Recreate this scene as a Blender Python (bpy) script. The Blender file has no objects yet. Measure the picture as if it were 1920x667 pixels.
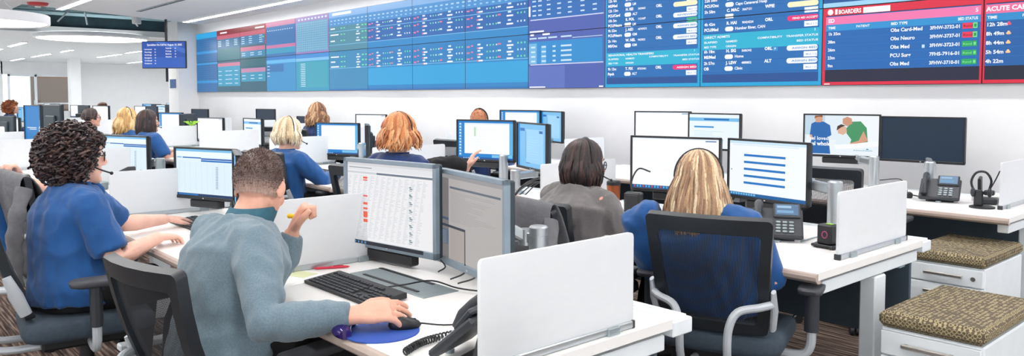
import bpy, math, random
import numpy as np
from mathutils import Vector, Matrix, Euler
R = math.radians
rnd = random.Random(7)
C = bpy.context.scene.collection
scene = bpy.context.scene

# ------------------------------------------------------------------ camera, world, exposure
CAM_H = 1.42
cd = bpy.data.cameras.new('camera'); cam = bpy.data.objects.new('camera', cd); C.objects.link(cam)
cam.location = (0, 0, CAM_H); cam.rotation_euler = (R(90 - 3.0), 0, R(48.24))
cd.sensor_width = 36; cd.lens = 1450 / 1920 * 36; cd.shift_y = -77.25 / 1920
cd.clip_start = 0.05; cd.clip_end = 200
scene.camera = cam
w = bpy.data.worlds.new('world'); scene.world = w; w.use_nodes = True
w.node_tree.nodes['Background'].inputs[0].default_value = (0.93, 0.97, 1.0, 1)
w.node_tree.nodes['Background'].inputs[1].default_value = 2.1
vs = scene.view_settings
vs.view_transform = 'Standard'; vs.look = 'None'; vs.gamma = 1; vs.use_curve_mapping = False; vs.exposure = 0.0
STRIP = 33.0            # radiance of the ceiling light strips

# ------------------------------------------------------------------ materials
def lin(c):
    c = c / 255.0
    return c / 12.92 if c <= 0.04045 else ((c + 0.055) / 1.055) ** 2.4
def rgb(r, g, b): return (lin(r), lin(g), lin(b))
M = {}
def mat(name, col, rough=0.5, metal=0.0, var=0.06, scale=30.0, bump=0.0, bscale=None, spec=0.5, stretch=None, attr=False, sheen=0.0):
    m = bpy.data.materials.new(name); m.use_nodes = True; nt = m.node_tree; b = nt.nodes['Principled BSDF']
    b.inputs['Roughness'].default_value = rough; b.inputs['Metallic'].default_value = metal
    b.inputs['Specular IOR Level'].default_value = spec
    if sheen: b.inputs['Sheen Weight'].default_value = sheen
    tc = nt.nodes.new('ShaderNodeTexCoord'); mp = nt.nodes.new('ShaderNodeMapping')
    nt.links.new(tc.outputs['Object'], mp.inputs[0])
    if stretch: mp.inputs['Scale'].default_value = stretch
    n = nt.nodes.new('ShaderNodeTexNoise'); n.inputs['Scale'].default_value = scale; n.inputs['Detail'].default_value = 3
    nt.links.new(mp.outputs[0], n.inputs['Vector'])
    mr = nt.nodes.new('ShaderNodeMapRange'); mr.inputs[1].default_value = .3; mr.inputs[2].default_value = .7
    mr.inputs[3].default_value = 1 - var; mr.inputs[4].default_value = 1 + var
    nt.links.new(n.outputs['Fac'], mr.inputs[0])
    mx = nt.nodes.new('ShaderNodeMix'); mx.data_type = 'RGBA'; mx.blend_type = 'MULTIPLY'; mx.inputs[0].default_value = 1
    if attr:
        a = nt.nodes.new('ShaderNodeAttribute'); a.attribute_name = 'Col'; nt.links.new(a.outputs['Color'], mx.inputs[6])
    else:
        mx.inputs[6].default_value = (*col, 1)
    nt.links.new(mr.outputs[0], mx.inputs[7]); nt.links.new(mx.outputs[2], b.inputs['Base Color'])
    if bump:
        n2 = nt.nodes.new('ShaderNodeTexNoise'); n2.inputs['Scale'].default_value = bscale or scale * 4; n2.inputs['Detail'].default_value = 2
        nt.links.new(mp.outputs[0], n2.inputs['Vector'])
        bp = nt.nodes.new('ShaderNodeBump'); bp.inputs['Strength'].default_value = bump; bp.inputs['Distance'].default_value = 0.01
        nt.links.new(n2.outputs['Fac'], bp.inputs['Height']); nt.links.new(bp.outputs[0], b.inputs['Normal'])
    M[name] = m
    return m
def emit(name, col, strength):
    m = bpy.data.materials.new(name); m.use_nodes = True; nt = m.node_tree; b = nt.nodes['Principled BSDF']
    b.inputs['Base Color'].default_value = (.8, .8, .8, 1)
    b.inputs['Emission Color'].default_value = (*col, 1); b.inputs['Emission Strength'].default_value = strength
    M[name] = m
    return m
def screen_mat(name, strength, spec, rough):
    m = bpy.data.materials.new(name); m.use_nodes = True; nt = m.node_tree; b = nt.nodes['Principled BSDF']
    a = nt.nodes.new('ShaderNodeAttribute'); a.attribute_name = 'Col'
    b.inputs['Base Color'].default_value = (.01, .01, .012, 1); b.inputs['Roughness'].default_value = rough
    b.inputs['Specular IOR Level'].default_value = spec
    nt.links.new(a.outputs['Color'], b.inputs['Emission Color']); b.inputs['Emission Strength'].default_value = strength
    M[name] = m
def frosted(name):
    m = bpy.data.materials.new(name); m.use_nodes = True; nt = m.node_tree
    for n in list(nt.nodes): nt.nodes.remove(n)
    out = nt.nodes.new('ShaderNodeOutputMaterial'); d = nt.nodes.new('ShaderNodeBsdfDiffuse'); t = nt.nodes.new('ShaderNodeBsdfTranslucent')
    g = nt.nodes.new('ShaderNodeBsdfGlossy'); mx = nt.nodes.new('ShaderNodeMixShader'); m2 = nt.nodes.new('ShaderNodeMixShader')
    n = nt.nodes.new('ShaderNodeTexNoise'); n.inputs['Scale'].default_value = 8
    cr = nt.nodes.new('ShaderNodeValToRGB'); cr.color_ramp.elements[0].color = (.86, .88, .9, 1); cr.color_ramp.elements[1].color = (.92, .93, .94, 1)
    nt.links.new(n.outputs['Fac'], cr.inputs[0]); nt.links.new(cr.outputs[0], d.inputs[0]); nt.links.new(cr.outputs[0], t.inputs[0])
    g.inputs['Roughness'].default_value = .35; mx.inputs[0].default_value = .45; m2.inputs[0].default_value = .04
    nt.links.new(d.outputs[0], mx.inputs[1]); nt.links.new(t.outputs[0], mx.inputs[2])
    nt.links.new(mx.outputs[0], m2.inputs[1]); nt.links.new(g.outputs[0], m2.inputs[2]); nt.links.new(m2.outputs[0], out.inputs[0])
    M[name] = m
def glass(name):
    m = bpy.data.materials.new(name); m.use_nodes = True; nt = m.node_tree
    for n in list(nt.nodes): nt.nodes.remove(n)
    out = nt.nodes.new('ShaderNodeOutputMaterial'); t = nt.nodes.new('ShaderNodeBsdfTransparent'); g = nt.nodes.new('ShaderNodeBsdfGlossy')
    fr = nt.nodes.new('ShaderNodeFresnel'); fr.inputs[0].default_value = 1.45; g.inputs['Roughness'].default_value = .02
    n = nt.nodes.new('ShaderNodeTexNoise'); n.inputs['Scale'].default_value = 2
    t.inputs[0].default_value = (.82, .92, .95, 1)
    mx = nt.nodes.new('ShaderNodeMixShader'); nt.links.new(fr.outputs[0], mx.inputs[0]); nt.links.new(t.outputs[0], mx.inputs[1]); nt.links.new(g.outputs[0], mx.inputs[2])
    nt.links.new(mx.outputs[0], out.inputs[0]); M[name] = m
def mesh_fabric(name, col, sx, sz, holes):
    # woven see-through chair mesh: a fine procedural grid with open gaps
    m = bpy.data.materials.new(name); m.use_nodes = True; nt = m.node_tree; b = nt.nodes['Principled BSDF']
    b.inputs['Base Color'].default_value = (*col, 1); b.inputs['Roughness'].default_value = .7
    out = nt.nodes['Material Output']
    tc = nt.nodes.new('ShaderNodeTexCoord'); sp = nt.nodes.new('ShaderNodeSeparateXYZ'); nt.links.new(tc.outputs['Object'], sp.inputs[0])
    def saw(o, s):
        a = nt.nodes.new('ShaderNodeMath'); a.operation = 'MULTIPLY'; a.inputs[1].default_value = s; nt.links.new(sp.outputs[o], a.inputs[0])
        f = nt.nodes.new('ShaderNodeMath'); f.operation = 'FRACT'; nt.links.new(a.outputs[0], f.inputs[0])
        g = nt.nodes.new('ShaderNodeMath'); g.operation = 'GREATER_THAN'; g.inputs[1].default_value = 1 - holes; nt.links.new(f.outputs[0], g.inputs[0])
        return g
    g1 = saw(0, sx); g2 = saw(2, sz)
    mu = nt.nodes.new('ShaderNodeMath'); mu.operation = 'MULTIPLY'; nt.links.new(g1.outputs[0], mu.inputs[0]); nt.links.new(g2.outputs[0], mu.inputs[1])
    tr = nt.nodes.new('ShaderNodeBsdfTransparent'); mx = nt.nodes.new('ShaderNodeMixShader')
    nt.links.new(mu.outputs[0], mx.inputs[0]); nt.links.new(b.outputs[0], mx.inputs[1]); nt.links.new(tr.outputs[0], mx.inputs[2])
    nt.links.new(mx.outputs[0], out.inputs[0]); M[name] = m
def carpet(name):
    m = bpy.data.materials.new(name); m.use_nodes = True; nt = m.node_tree; b = nt.nodes['Principled BSDF']
    b.inputs['Roughness'].default_value = .95; b.inputs['Specular IOR Level'].default_value = .1
    tc = nt.nodes.new('ShaderNodeTexCoord'); mp = nt.nodes.new('ShaderNodeMapping'); mp.inputs['Scale'].default_value = (2.0, 45, 1)
    nt.links.new(tc.outputs['Object'], mp.inputs[0])
    n = nt.nodes.new('ShaderNodeTexNoise'); n.inputs['Scale'].default_value = 1.5; n.inputs['Detail'].default_value = 4; nt.links.new(mp.outputs[0], n.inputs[0])
    cr = nt.nodes.new('ShaderNodeValToRGB'); e = cr.color_ramp.elements
    e[0].position = .35; e[0].color = (*rgb(46, 38, 36), 1); e[1].position = .65; e[1].color = (*rgb(150, 132, 120), 1)
    k = e.new(.5); k.color = (*rgb(86, 72, 66), 1)
    nt.links.new(n.outputs['Fac'], cr.inputs[0]); nt.links.new(cr.outputs[0], b.inputs['Base Color']); M[name] = m
def pad_fabric(name):
    # olive-brown seat pad with rows of small linked rings
    m = bpy.data.materials.new(name); m.use_nodes = True; nt = m.node_tree; b = nt.nodes['Principled BSDF']; b.inputs['Roughness'].default_value = .85
    tc = nt.nodes.new('ShaderNodeTexCoord'); mp = nt.nodes.new('ShaderNodeMapping'); mp.inputs['Scale'].default_value = (58, 58, 58); nt.links.new(tc.outputs['Object'], mp.inputs[0])
    v = nt.nodes.new('ShaderNodeTexVoronoi'); v.inputs['Scale'].default_value = 1.0; v.inputs['Randomness'].default_value = .25; nt.links.new(mp.outputs[0], v.inputs['Vector'])
    cr = nt.nodes.new('ShaderNodeValToRGB'); e = cr.color_ramp.elements
    e[0].position = 0; e[0].color = (*rgb(96, 84, 64), 1); e[1].position = 1; e[1].color = (*rgb(84, 74, 58), 1)
    for p, c in ((.3, (96, 84, 64)), (.36, (172, 158, 122)), (.46, (172, 158, 122)), (.52, (92, 80, 62))):
        k = e.new(p); k.color = (*rgb(*c), 1)
    nt.links.new(v.outputs['Distance'], cr.inputs[0]); nt.links.new(cr.outputs[0], b.inputs['Base Color']); M[name] = m

mat('white_paint', rgb(238, 238, 240), .6, var=.015, scale=3)
mat('ceiling_white', rgb(238, 238, 240), .7, var=.015, scale=2)
mat('grey_paint', rgb(190, 194, 198), .6, var=.03, scale=3)
mat('plenum_dark', rgb(40, 66, 76), .8, var=.3, scale=3)
mat('duct_metal', rgb(120, 156, 166), .5, .1, var=.2, scale=6)
mat('pale_bounce_floor', rgb(206, 206, 204), .5, var=.05, scale=3)
mat('desk_white', rgb(240, 238, 236), .38, var=.02, scale=6)
mat('edge_taupe', rgb(176, 160, 150), .5, var=.05, scale=25)
mat('steel_white', rgb(232, 238, 242), .4, var=.02, scale=10)
mat('steel_blue', rgb(150, 176, 190), .45, var=.05, scale=8)
mat('aluminium', rgb(190, 196, 200), .32, .75, var=.04, scale=20)
mat('silver_plastic', rgb(188, 194, 200), .4, .25, var=.03, scale=20)
mat('clip_grey', rgb(150, 162, 166), .4, .4, var=.05)
mat('panel_dark', rgb(70, 84, 96), .6, var=.08, scale=8)
mat('black_plastic', rgb(26, 28, 32), .42, var=.1, scale=40)
mat('dark_plastic', rgb(44, 48, 54), .45, var=.1, scale=40)
mat('grey_bezel', rgb(128, 142, 154), .42, .1, var=.05, scale=20)
mat('back_slate', rgb(42, 54, 62), .5, var=.08)
mat('chair_frame', rgb(30, 36, 42), .42, var=.12, scale=25, bump=.05, bscale=300)
mat('arm_pad', rgb(66, 68, 74), .6, var=.08, scale=40)
mat('seat_fabric', rgb(56, 68, 80), .9, var=.12, scale=60, bump=.2, bscale=500)
mesh_fabric('chair_mesh', rgb(26, 30, 36), 190, 260, .56)
mat('jacket_grey', rgb(112, 112, 116), .9, var=.15, scale=20, bump=.25, bscale=60)
mat('handle_metal', rgb(200, 196, 190), .3, .9, var=.05, scale=60)
mat('wood_brown', rgb(120, 84, 66), .5, var=.15, scale=4, stretch=(6, 6, .6))
mat('red_plastic', rgb(180, 40, 52), .45, var=.05)
mat('copper', rgb(170, 96, 60), .35, .8, var=.08, scale=12)
mat('paper', rgb(246, 246, 244), .8, var=.02)
mat('paper_yellow', rgb(232, 236, 190), .8, var=.05, scale=8)
mat('blue_cloth_pad', rgb(36, 74, 160), .7, var=.06, scale=200)
mat('purple_gel', rgb(38, 18, 92), .08, var=.2, scale=10, spec=.9)
mat('magenta', rgb(170, 60, 120), .4)
mat('pen_red', rgb(206, 34, 66), .4, var=.05)
mat('highlighter_yellow', rgb(246, 206, 40), .4, var=.04)
mat('green_leaf', rgb(150, 200, 70), .6, var=.2, scale=20)
mat('navy_polo', rgb(20, 80, 142), .85, var=.1, scale=12, bump=.25, bscale=420, sheen=.2)
mat('navy_dark', rgb(20, 48, 100), .85, var=.1, scale=12, bump=.25, bscale=420, sheen=.2)
mat('teal_knit', rgb(104, 124, 136), .9, var=.12, scale=160, bump=.25, bscale=500, sheen=.25)
mat('teal_collar', rgb(46, 92, 108), .85, var=.1, scale=80)
mat('grey_knit', rgb(108, 104, 104), .9, var=.1, scale=160, bump=.25, bscale=500, sheen=.25)
mat('black_cloth', rgb(20, 20, 24), .9, var=.15, scale=40, bump=.2, bscale=300)
mat('shoe_black', rgb(18, 18, 20), .5, var=.1)
def skin(name, c): mat(name, rgb(*c), .5, var=.07, scale=24, bump=.06, bscale=260, spec=.35)
skin('skin_fair', (236, 186, 166)); skin('skin_tan', (220, 166, 144)); skin('skin_olive', (206, 156, 134))
mat('hair', (0, 0, 0), .42, var=.28, scale=60, stretch=(5, 5, .6), attr=True, spec=.5)
mat('white_rubber', rgb(225, 225, 225), .5)
mat('eye_white', rgb(235, 232, 228), .25); mat('eye_iris', rgb(52, 34, 24), .25)
mat('lip', rgb(176, 96, 92), .45)
pad_fabric('pad_fabric'); carpet('carpet'); frosted('frosted_acrylic'); glass('door_glass')
emit('strip_light', (1.0, .985, .96), STRIP); emit('strip_light_far', (.96, .99, 1.0), STRIP * 1.1); emit('lamp_glow', (1.0, .985, .96), 7.0); emit('soft_glow', (1.0, .985, .96), 1.6)
screen_mat('screen_glow', 1.0, .25, .35); screen_mat('wall_glow', 1.0, .3, .3)

# ------------------------------------------------------------------ mesh builder
class MB:
    def __init__(s): s.v = []; s.f = []; s.m = []; s.c = []
    def add(s, vs, fs, m=0, c=None):
        o = len(s.v); s.v.extend([tuple(x) for x in vs])
        for f in fs: s.f.append([o + i for i in f]); s.m.append(m); s.c.append(c)
    def box(s, c, d, b=0.0, rot=None, m=0, col=None):
        x, y, z = d[0] / 2, d[1] / 2, d[2] / 2
        b = min(b, x * .98, y * .98, z * .98)
        V = []
        if b <= 0:
            V = [(i * x, j * y, k * z) for i in (-1, 1) for j in (-1, 1) for k in (-1, 1)]
            F = [(0, 1, 3, 2), (4, 6, 7, 5), (0, 4, 5, 1), (2, 3, 7, 6), (0, 2, 6, 4), (1, 5, 7, 3)]
        else:
            idx = {}
            for i in (-1, 1):
                for j in (-1, 1):
                    for k in (-1, 1):
                        for a in range(3):
                            p = [i * (x - b), j * (y - b), k * (z - b)]; p[a] = (i, j, k)[a] * (x, y, z)[a]
                            idx[(i, j, k, a)] = len(V); V.append(tuple(p))
            F = []
            for a in range(3):
                o1, o2 = [q for q in range(3) if q != a]
                for sg in (-1, 1):
                    q = []
                    for (e1, e2) in ((-1, -1), (1, -1), (1, 1), (-1, 1)):
                        t = [0, 0, 0]; t[a] = sg; t[o1] = e1; t[o2] = e2; q.append(idx[(*t, a)])
                    F.append(q)
            for a in range(3):
                for bb in range(a + 1, 3):
                    o = 3 - a - bb
                    for sa in (-1, 1):
                        for sb in (-1, 1):
                            t = [0, 0, 0]; t[a] = sa; t[bb] = sb
                            t1 = list(t); t1[o] = -1; t2 = list(t); t2[o] = 1
                            F.append([idx[(*t1, a)], idx[(*t2, a)], idx[(*t2, bb)], idx[(*t1, bb)]])
            for i in (-1, 1):
                for j in (-1, 1):
                    for k in (-1, 1): F.append([idx[(i, j, k, a)] for a in range(3)])
            # fix winding outward
            F2 = []
            for f in F:
                p = [Vector(V[i]) for i in f]; n = (p[1] - p[0]).cross(p[2] - p[0]); ce = sum(p, Vector()) / len(p)
                F2.append(f if n.dot(ce) > 0 else f[::-1])
            F = F2
        if rot is not None: V = [rot @ Vector(p) for p in V]
        V = [(p[0] + c[0], p[1] + c[1], p[2] + c[2]) for p in V]
        s.add(V, F, m, col); return s
    def tube(s, path, r, n=8, cap=True, m=0, col=None, flat=1.0, side=None):
        P = [Vector(p) for p in path]; k = len(P); rr = r if isinstance(r, (list, tuple)) else [r] * k
        T = [(P[min(i + 1, k - 1)] - P[max(i - 1, 0)]).normalized() for i in range(k)]
        up = Vector(side) if side is not None else (Vector((0, 0, 1)) if abs(T[0].z) < .9 else Vector((0, 1, 0)))
        a = (up - T[0] * up.dot(T[0])).normalized(); V = []
        for i in range(k):
            a = (a - T[i] * a.dot(T[i]));
            a = a.normalized() if a.length > 1e-6 else T[i].orthogonal().normalized()
            b = T[i].cross(a)
            for j in range(n):
                t = 2 * math.pi * j / n; V.append(P[i] + a * (rr[i] * math.cos(t)) + b * (rr[i] * flat * math.sin(t)))
        F = [(i * n + j, i * n + (j + 1) % n, (i + 1) * n + (j + 1) % n, (i + 1) * n + j) for i in range(k - 1) for j in range(n)]
        if cap: F.append(list(range(n))[::-1]); F.append([(k - 1) * n + j for j in range(n)])
        s.add(V, F, m, col); return s
    def rings(s, rings, cap=True, m=0, col=None):
        n = len(rings[0]); k = len(rings); V = [p for r in rings for p in r]
        F = [(i * n + j, i * n + (j + 1) % n, (i + 1) * n + (j + 1) % n, (i + 1) * n + j) for i in range(k - 1) for j in range(n)]
        if cap: F.append(list(range(n))[::-1]); F.append([(k - 1) * n + j for j in range(n)])
        s.add(V, F, m, col); return s
    def lathe(s, prof, c=(0, 0, 0), n=20, m=0, col=None):
        s.rings([[(c[0] + r * math.cos(2 * math.pi * j / n), c[1] + r * math.sin(2 * math.pi * j / n), c[2] + z) for j in range(n)] for r, z in prof], True, m, col); return s
    def sphere(s, c, r, nu=14, nv=9, rot=None, m=0, col=None):
        r = r if isinstance(r, (list, tuple)) else (r, r, r); rg = []
        for i in range(nv):
            ph = -math.pi / 2 + math.pi * (i + .02) / (nv - 1 + .04); q = []
            for j in range(nu):
                t = 2 * math.pi * j / nu; p = Vector((r[0] * math.cos(ph) * math.cos(t), r[1] * math.cos(ph) * math.sin(t), r[2] * math.sin(ph)))
                if rot is not None: p = rot @ p
                q.append(p + Vector(c))
            rg.append(q)
        s.rings(rg, True, m, col); return s
    def prism(s, poly, y0, y1, m=0, col=None, ax='y'):
        # polygon given in (x,z) [ax y] , (y,z) [ax x] or (x,y) [ax z], pushed from y0 to y1
        def P(a, b, t): return {'y': (a, t, b), 'x': (t, a, b), 'z': (a, b, t)}[ax]
        n = len(poly); V = [P(a, b, y0) for a, b in poly] + [P(a, b, y1) for a, b in poly]
        F = [list(range(n)), list(range(n, 2 * n))[::-1]] + [(i, n + i, n + (i + 1) % n, (i + 1) % n) for i in range(n)]
        s.add(V, F, m, col); return s
    def quad(s, pts, m=0, col=None): s.add(pts, [tuple(range(len(pts)))], m, col); return s
    def xf(s, mtx): s.v = [tuple(mtx @ Vector(p)) for p in s.v]; return s
    def join(s, o, mtx=None):
        b = len(s.v); s.v.extend([tuple(mtx @ Vector(p)) for p in o.v] if mtx is not None else o.v)
        s.f.extend([[b + i for i in f] for f in o.f]); s.m.extend(o.m); s.c.extend(o.c); return s
    def mesh(s, name, mats, smooth=35, fix=True):
        me = bpy.data.meshes.new(name); me.from_pydata(s.v, [], s.f)
        for q in (mats if isinstance(mats, (list, tuple)) else [mats]): me.materials.append(M[q])
        me.polygons.foreach_set('material_index', s.m)
        if any(c is not None for c in s.c):
            at = me.color_attributes.new('Col', 'FLOAT_COLOR', 'CORNER'); d = []
            for f, c in zip(s.f, s.c): d.extend((*(c or (0, 0, 0)), 1) * len(f))
            at.data.foreach_set('color', d)
        if fix and s.f:
            import bmesh
            bm = bmesh.new(); bm.from_mesh(me); bmesh.ops.recalc_face_normals(bm, faces=bm.faces); bm.to_mesh(me); bm.free()
        if smooth:
            me.polygons.foreach_set('use_smooth', [True] * len(me.polygons)); me.set_sharp_from_angle(angle=R(smooth))
        me.update(); return me
    def build(s, name, mats, parent=None, smooth=35, fix=True, loc=None, rz=0, kind=None):
        return obj(name, s.mesh(name, mats, smooth, fix), parent, loc, rz, kind)
def obj(name, me, parent=None, loc=None, rz=0, kind=None):
    o = bpy.data.objects.new(name, me); C.objects.link(o)
    if parent is not None: o.parent = parent
    if loc is not None: o.location = loc
    if rz: o.rotation_euler.z = rz
    if kind: o['kind'] = kind
    return o
def thing(name, label, cat, loc=(0, 0, 0), rz=0.0, group=None):
    o = bpy.data.objects.new(name, None); C.objects.link(o); o.empty_display_size = .1
    o.location = loc; o.rotation_euler = (0, 0, rz); return tag(o, label, cat, group)
def tag(o, label, cat, group=None):
    o['label'] = label; o['category'] = cat
    if group: o['group'] = group
    return o
def copy_tree(o, parent=None):
    c = o.copy(); C.objects.link(c); c.parent = parent
    for ch in list(o.children): copy_tree(ch, c)
    return c
def dup(o, label, loc, rz, group=None):
    c = copy_tree(o); c.location = loc; c.rotation_euler = (0, 0, rz); c['label'] = label
    if group: c['group'] = group
    return c
def struct(name, mb, m, smooth=35): 
    o = mb.build(name, m, None, smooth); o['kind'] = 'structure'; return o
def arc(c, r, a0, a1, n): return [(c[0] + r * math.cos(R(a0 + (a1 - a0) * i / n)), c[1] + r * math.sin(R(a0 + (a1 - a0) * i / n))) for i in range(n + 1)]
def rrect(x0, y0, x1, y1, r, n=4):
    return arc((x1 - r, y1 - r), r, 0, 90, n) + arc((x0 + r, y1 - r), r, 90, 180, n) + arc((x0 + r, y0 + r), r, 180, 270, n) + arc((x1 - r, y0 + r), r, 270, 360, n)
def bez(pts, n=24):
    # smooth curve through points (Catmull-Rom)
    P = [Vector(p) for p in pts]; P = [2 * P[0] - P[1]] + P + [2 * P[-1] - P[-2]]; out = []
    k = len(P) - 3
    for i in range(k):
        for j in range(max(2, n // k)):
            t = j / max(2, n // k); a, b, c, d = P[i:i + 4]
            out.append(.5 * ((2 * b) + (c - a) * t + (2 * a - 5 * b + 4 * c - d) * t * t + (3 * b - a - 3 * c + d) * t ** 3))
    out.append(P[-2]); return out

# ------------------------------------------------------------------ lettering
_txt = {}
def text_mesh(s, bold=.012):
    k = (s, bold)
    if k not in _txt:
        cu = bpy.data.curves.new('lettering', 'FONT'); cu.body = s; cu.size = 1; cu.offset = bold; cu.resolution_u = 2
        o = bpy.data.objects.new('lettering', cu); me = o.to_mesh()
        V = [tuple(v.co) for v in me.vertices]; F = [list(p.vertices) for p in me.polygons]
        o.to_mesh_clear(); bpy.data.objects.remove(o); bpy.data.curves.remove(cu)
        _txt[k] = (V, F)
    return _txt[k]
class Screen:
    # flat picture shown by a display: rectangles and lettering in the plane x (right), z (up), facing -y
    def __init__(s): s.mb = MB(); s.k = 0
    def rect(s, x0, z0, x1, z1, c):
        s.k += 1; y = -.00008 * s.k
        s.mb.add([(x0, y, z0), (x1, y, z0), (x1, y, z1), (x0, y, z1)], [(0, 1, 2, 3)], 0, c); return s
    def poly(s, pts, c):
        s.k += 1; y = -.00008 * s.k
        s.mb.add([(a, y, b) for a, b in pts], [tuple(range(len(pts)))], 0, c); return s
    def pill(s, x0, z0, x1, z1, c): return s.poly(rrect(x0, z0, x1, z1, (z1 - z0) * .49, 4), c)
    def text(s, t, x, z, h, c, width=None, bold=.012):
        # x,z = left end of the base line, h = capital height
        V, F = text_mesh(t, bold)
        if not V: return s
        k = h / .69; w0 = max(v[0] for v in V); kx = width / w0 if width else k
        y = -.00008 * (s.k + .5)
        s.mb.add([(x + v[0] * kx, y, z + v[1] * k) for v in V], F, 0, c); return s
    def build(s, name, m, parent, loc=(0, 0, 0)): return s.mb.build(name, m, parent, 0, False, loc)

# ------------------------------------------------------------------ the room
WY = 6.343                       # video wall plane
CZ = 3.0
def slab(poly, z0, z1): return MB().prism(poly, z0, z1, ax='z')
struct('floor', slab([(-17.3, -7), (5, -7), (5, 15), (-17.3, 15)], -.1, 0), 'carpet')
struct('floor.001', slab([(-42, -7), (-17.3, -7), (-17.3, 15), (-42, 15)], -.1, 0), 'pale_bounce_floor')  # unseen far floor, made pale to bounce light onto the far ceiling
struct('wall_back', MB().box((-6.4, WY + .1, 1.55), (22.8, .16, 3.1)), 'white_paint')
wl = MB().box((-39.1, 3.0, 1.5), (.2, 5.6, 3.0)); wl.box((-39.1, -3.3, 1.5), (.2, 7.4, 3.0)); wl.box((-39.1, 11.8, 1.5), (.2, 6.4, 3.0)); wl.box((-39.1, 7.2, 2.68), (.2, 2.9, .64))
struct('wall_left', wl, 'white_paint')
struct('wall_side', MB().box((-29, 15.0, 1.5), (24, .2, 3.0)), 'white_paint')
struct('ceiling', slab([(5, -7), (5, WY + .02), (-17.4, WY + .02), (-15.62, 2.64), (-24.5, 2.64), (-24.5, -7)], CZ, CZ + .06), 'ceiling_white')
struct('ceiling.001', slab([(-20.1, 2.64), (-20.1, 15), (-39.2, 15), (-39.2, -7), (-24.5, -7), (-24.5, 2.64)], 2.9, 3.0), 'ceiling_white')
struct('trim_1', MB().box((-20.05, 8.8, 2.93), (.1, 12.3, .13)), 'grey_paint')
pl = MB(); pl.box((-18, 9, 4.0), (9, 14, .05)); pl.box((-20.15, 9, 3.5), (.05, 14, 1.0)); pl.box((-15.0, 4.5, 3.5), (.05, 4.2, .9)); pl.box((-18, 2.55, 3.5), (7, .05, .9)); pl.box((-16.6, 6.6, 3.5), (3, .05, .9))
struct('wall_plenum', pl, 'plenum_dark')
struct('column', MB().box((-18.07, 6.28, 1.55), (.66, .70, 3.1), .01), 'white_paint')
struct('column.001', MB().box((-34.0, 7.42, 1.5), (.5, .36, 3.0), .01), 'white_paint')
struct('baseboard_back', MB().box((-6.4, WY + .01, .05), (22.4, .02, .1)), 'grey_paint')
# glazed entrance far behind
d = MB()
for y in (6.0, 7.0, 8.55): d.box((-38.95, y, 1.18), (.08, .09, 2.36))
d.box((-38.95, 7.27, 2.32), (.08, 2.6, .09)); d.box((-38.95, 7.27, .1), (.08, 2.6, .2)); d.box((-38.95, 7.78, 1.1), (.08, 1.5, .06))
dr = d.build('door_1', 'steel_white'); dr['kind'] = 'structure'
MB().box((-38.96, 6.5, 1.2), (.02, .92, 2.1)).build('pane', 'door_glass', dr)
MB().box((-38.96, 7.75, 1.68), (.02, 1.44, 1.1)).build('pane', 'door_glass', dr)
MB().box((-38.96, 7.75, .62), (.02, 1.44, .86)).build('pane', 'door_glass', dr)
MB().box((-38.88, 6.92, 1.05), (.05, .03, .4), .01).build('door_handle', 'aluminium', dr)
struct('wall_corridor', MB().box((-41.8, 8.1, 1.4), (.2, 1.6, 2.8)), 'wood_brown')

# ceiling services in the open slot
def duct(name, label, path, r, n=18):
    mb = MB().tube(path, r, n)
    P = [Vector(p) for p in path]
    o = mb.build(name, 'duct_metal'); tag(o, label, 'duct')
    for k in range(1, 5):
        q = P[0].lerp(P[-1], k / 5.0); t = (P[-1] - P[0]).normalized()
        MB().tube([q - t * .03, q + t * .03], r + .015, n).build('duct_seam', 'duct_metal', o, loc=None)
    return o
duct('round_duct', 'large round teal grey duct nearest the red smoke alarm, above the ceiling slot', [(-16.6, 2.62, 3.33), (-16.6, 4.1, 3.33)], .26)
duct('round_duct', 'long slim duct running across the dark ceiling slot', [(-17.9, 2.62, 3.3), (-17.9, 6.55, 3.3)], .15)
duct('round_duct', 'duct behind the hanging television in the dark ceiling slot', [(-17.0, 4.9, 3.42), (-17.0, 6.55, 3.42)], .22)
bx = MB().box((-19.2, 5.0, 3.36), (.7, 4.6, .3), .01).build('rectangular_duct', 'duct_metal'); tag(bx, 'long rectangular grey duct at the back of the ceiling slot', 'duct')
for (lab, p) in (('thin grey brace wire slanting down beside the oval lamp', [(-18.3, 4.85, 3.6), (-18.75, 5.4, 3.0)]), ('slim conduit hanging down in the middle of the ceiling slot', [(-18.5, 4.22, 3.5), (-18.52, 4.30, 3.1), (-18.55, 4.33, 2.95)]), ('slanting support rod left of the hanging conduit', [(-18.3, 4.1, 3.5), (-18.5, 3.95, 3.2), (-18.7, 3.8, 3.0)])):
    tag(MB().tube(p, .018, 6).build('conduit', 'aluminium'), lab, 'conduit')
can = thing('pendant_spot', 'small white can light hanging in the ceiling slot left of the television', 'light', (-17.6, 5.05, 2.95))
MB().lathe([(.001, 0), (.085, 0), (.09, .02), (.09, .2), (.07, .22), (.001, .22)], (0, 0, 0)).build('can', 'white_paint', can)
MB().tube([(0, 0, .2), (0, 0, .95)], .01, 6).build('rod', 'aluminium', can)

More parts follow.
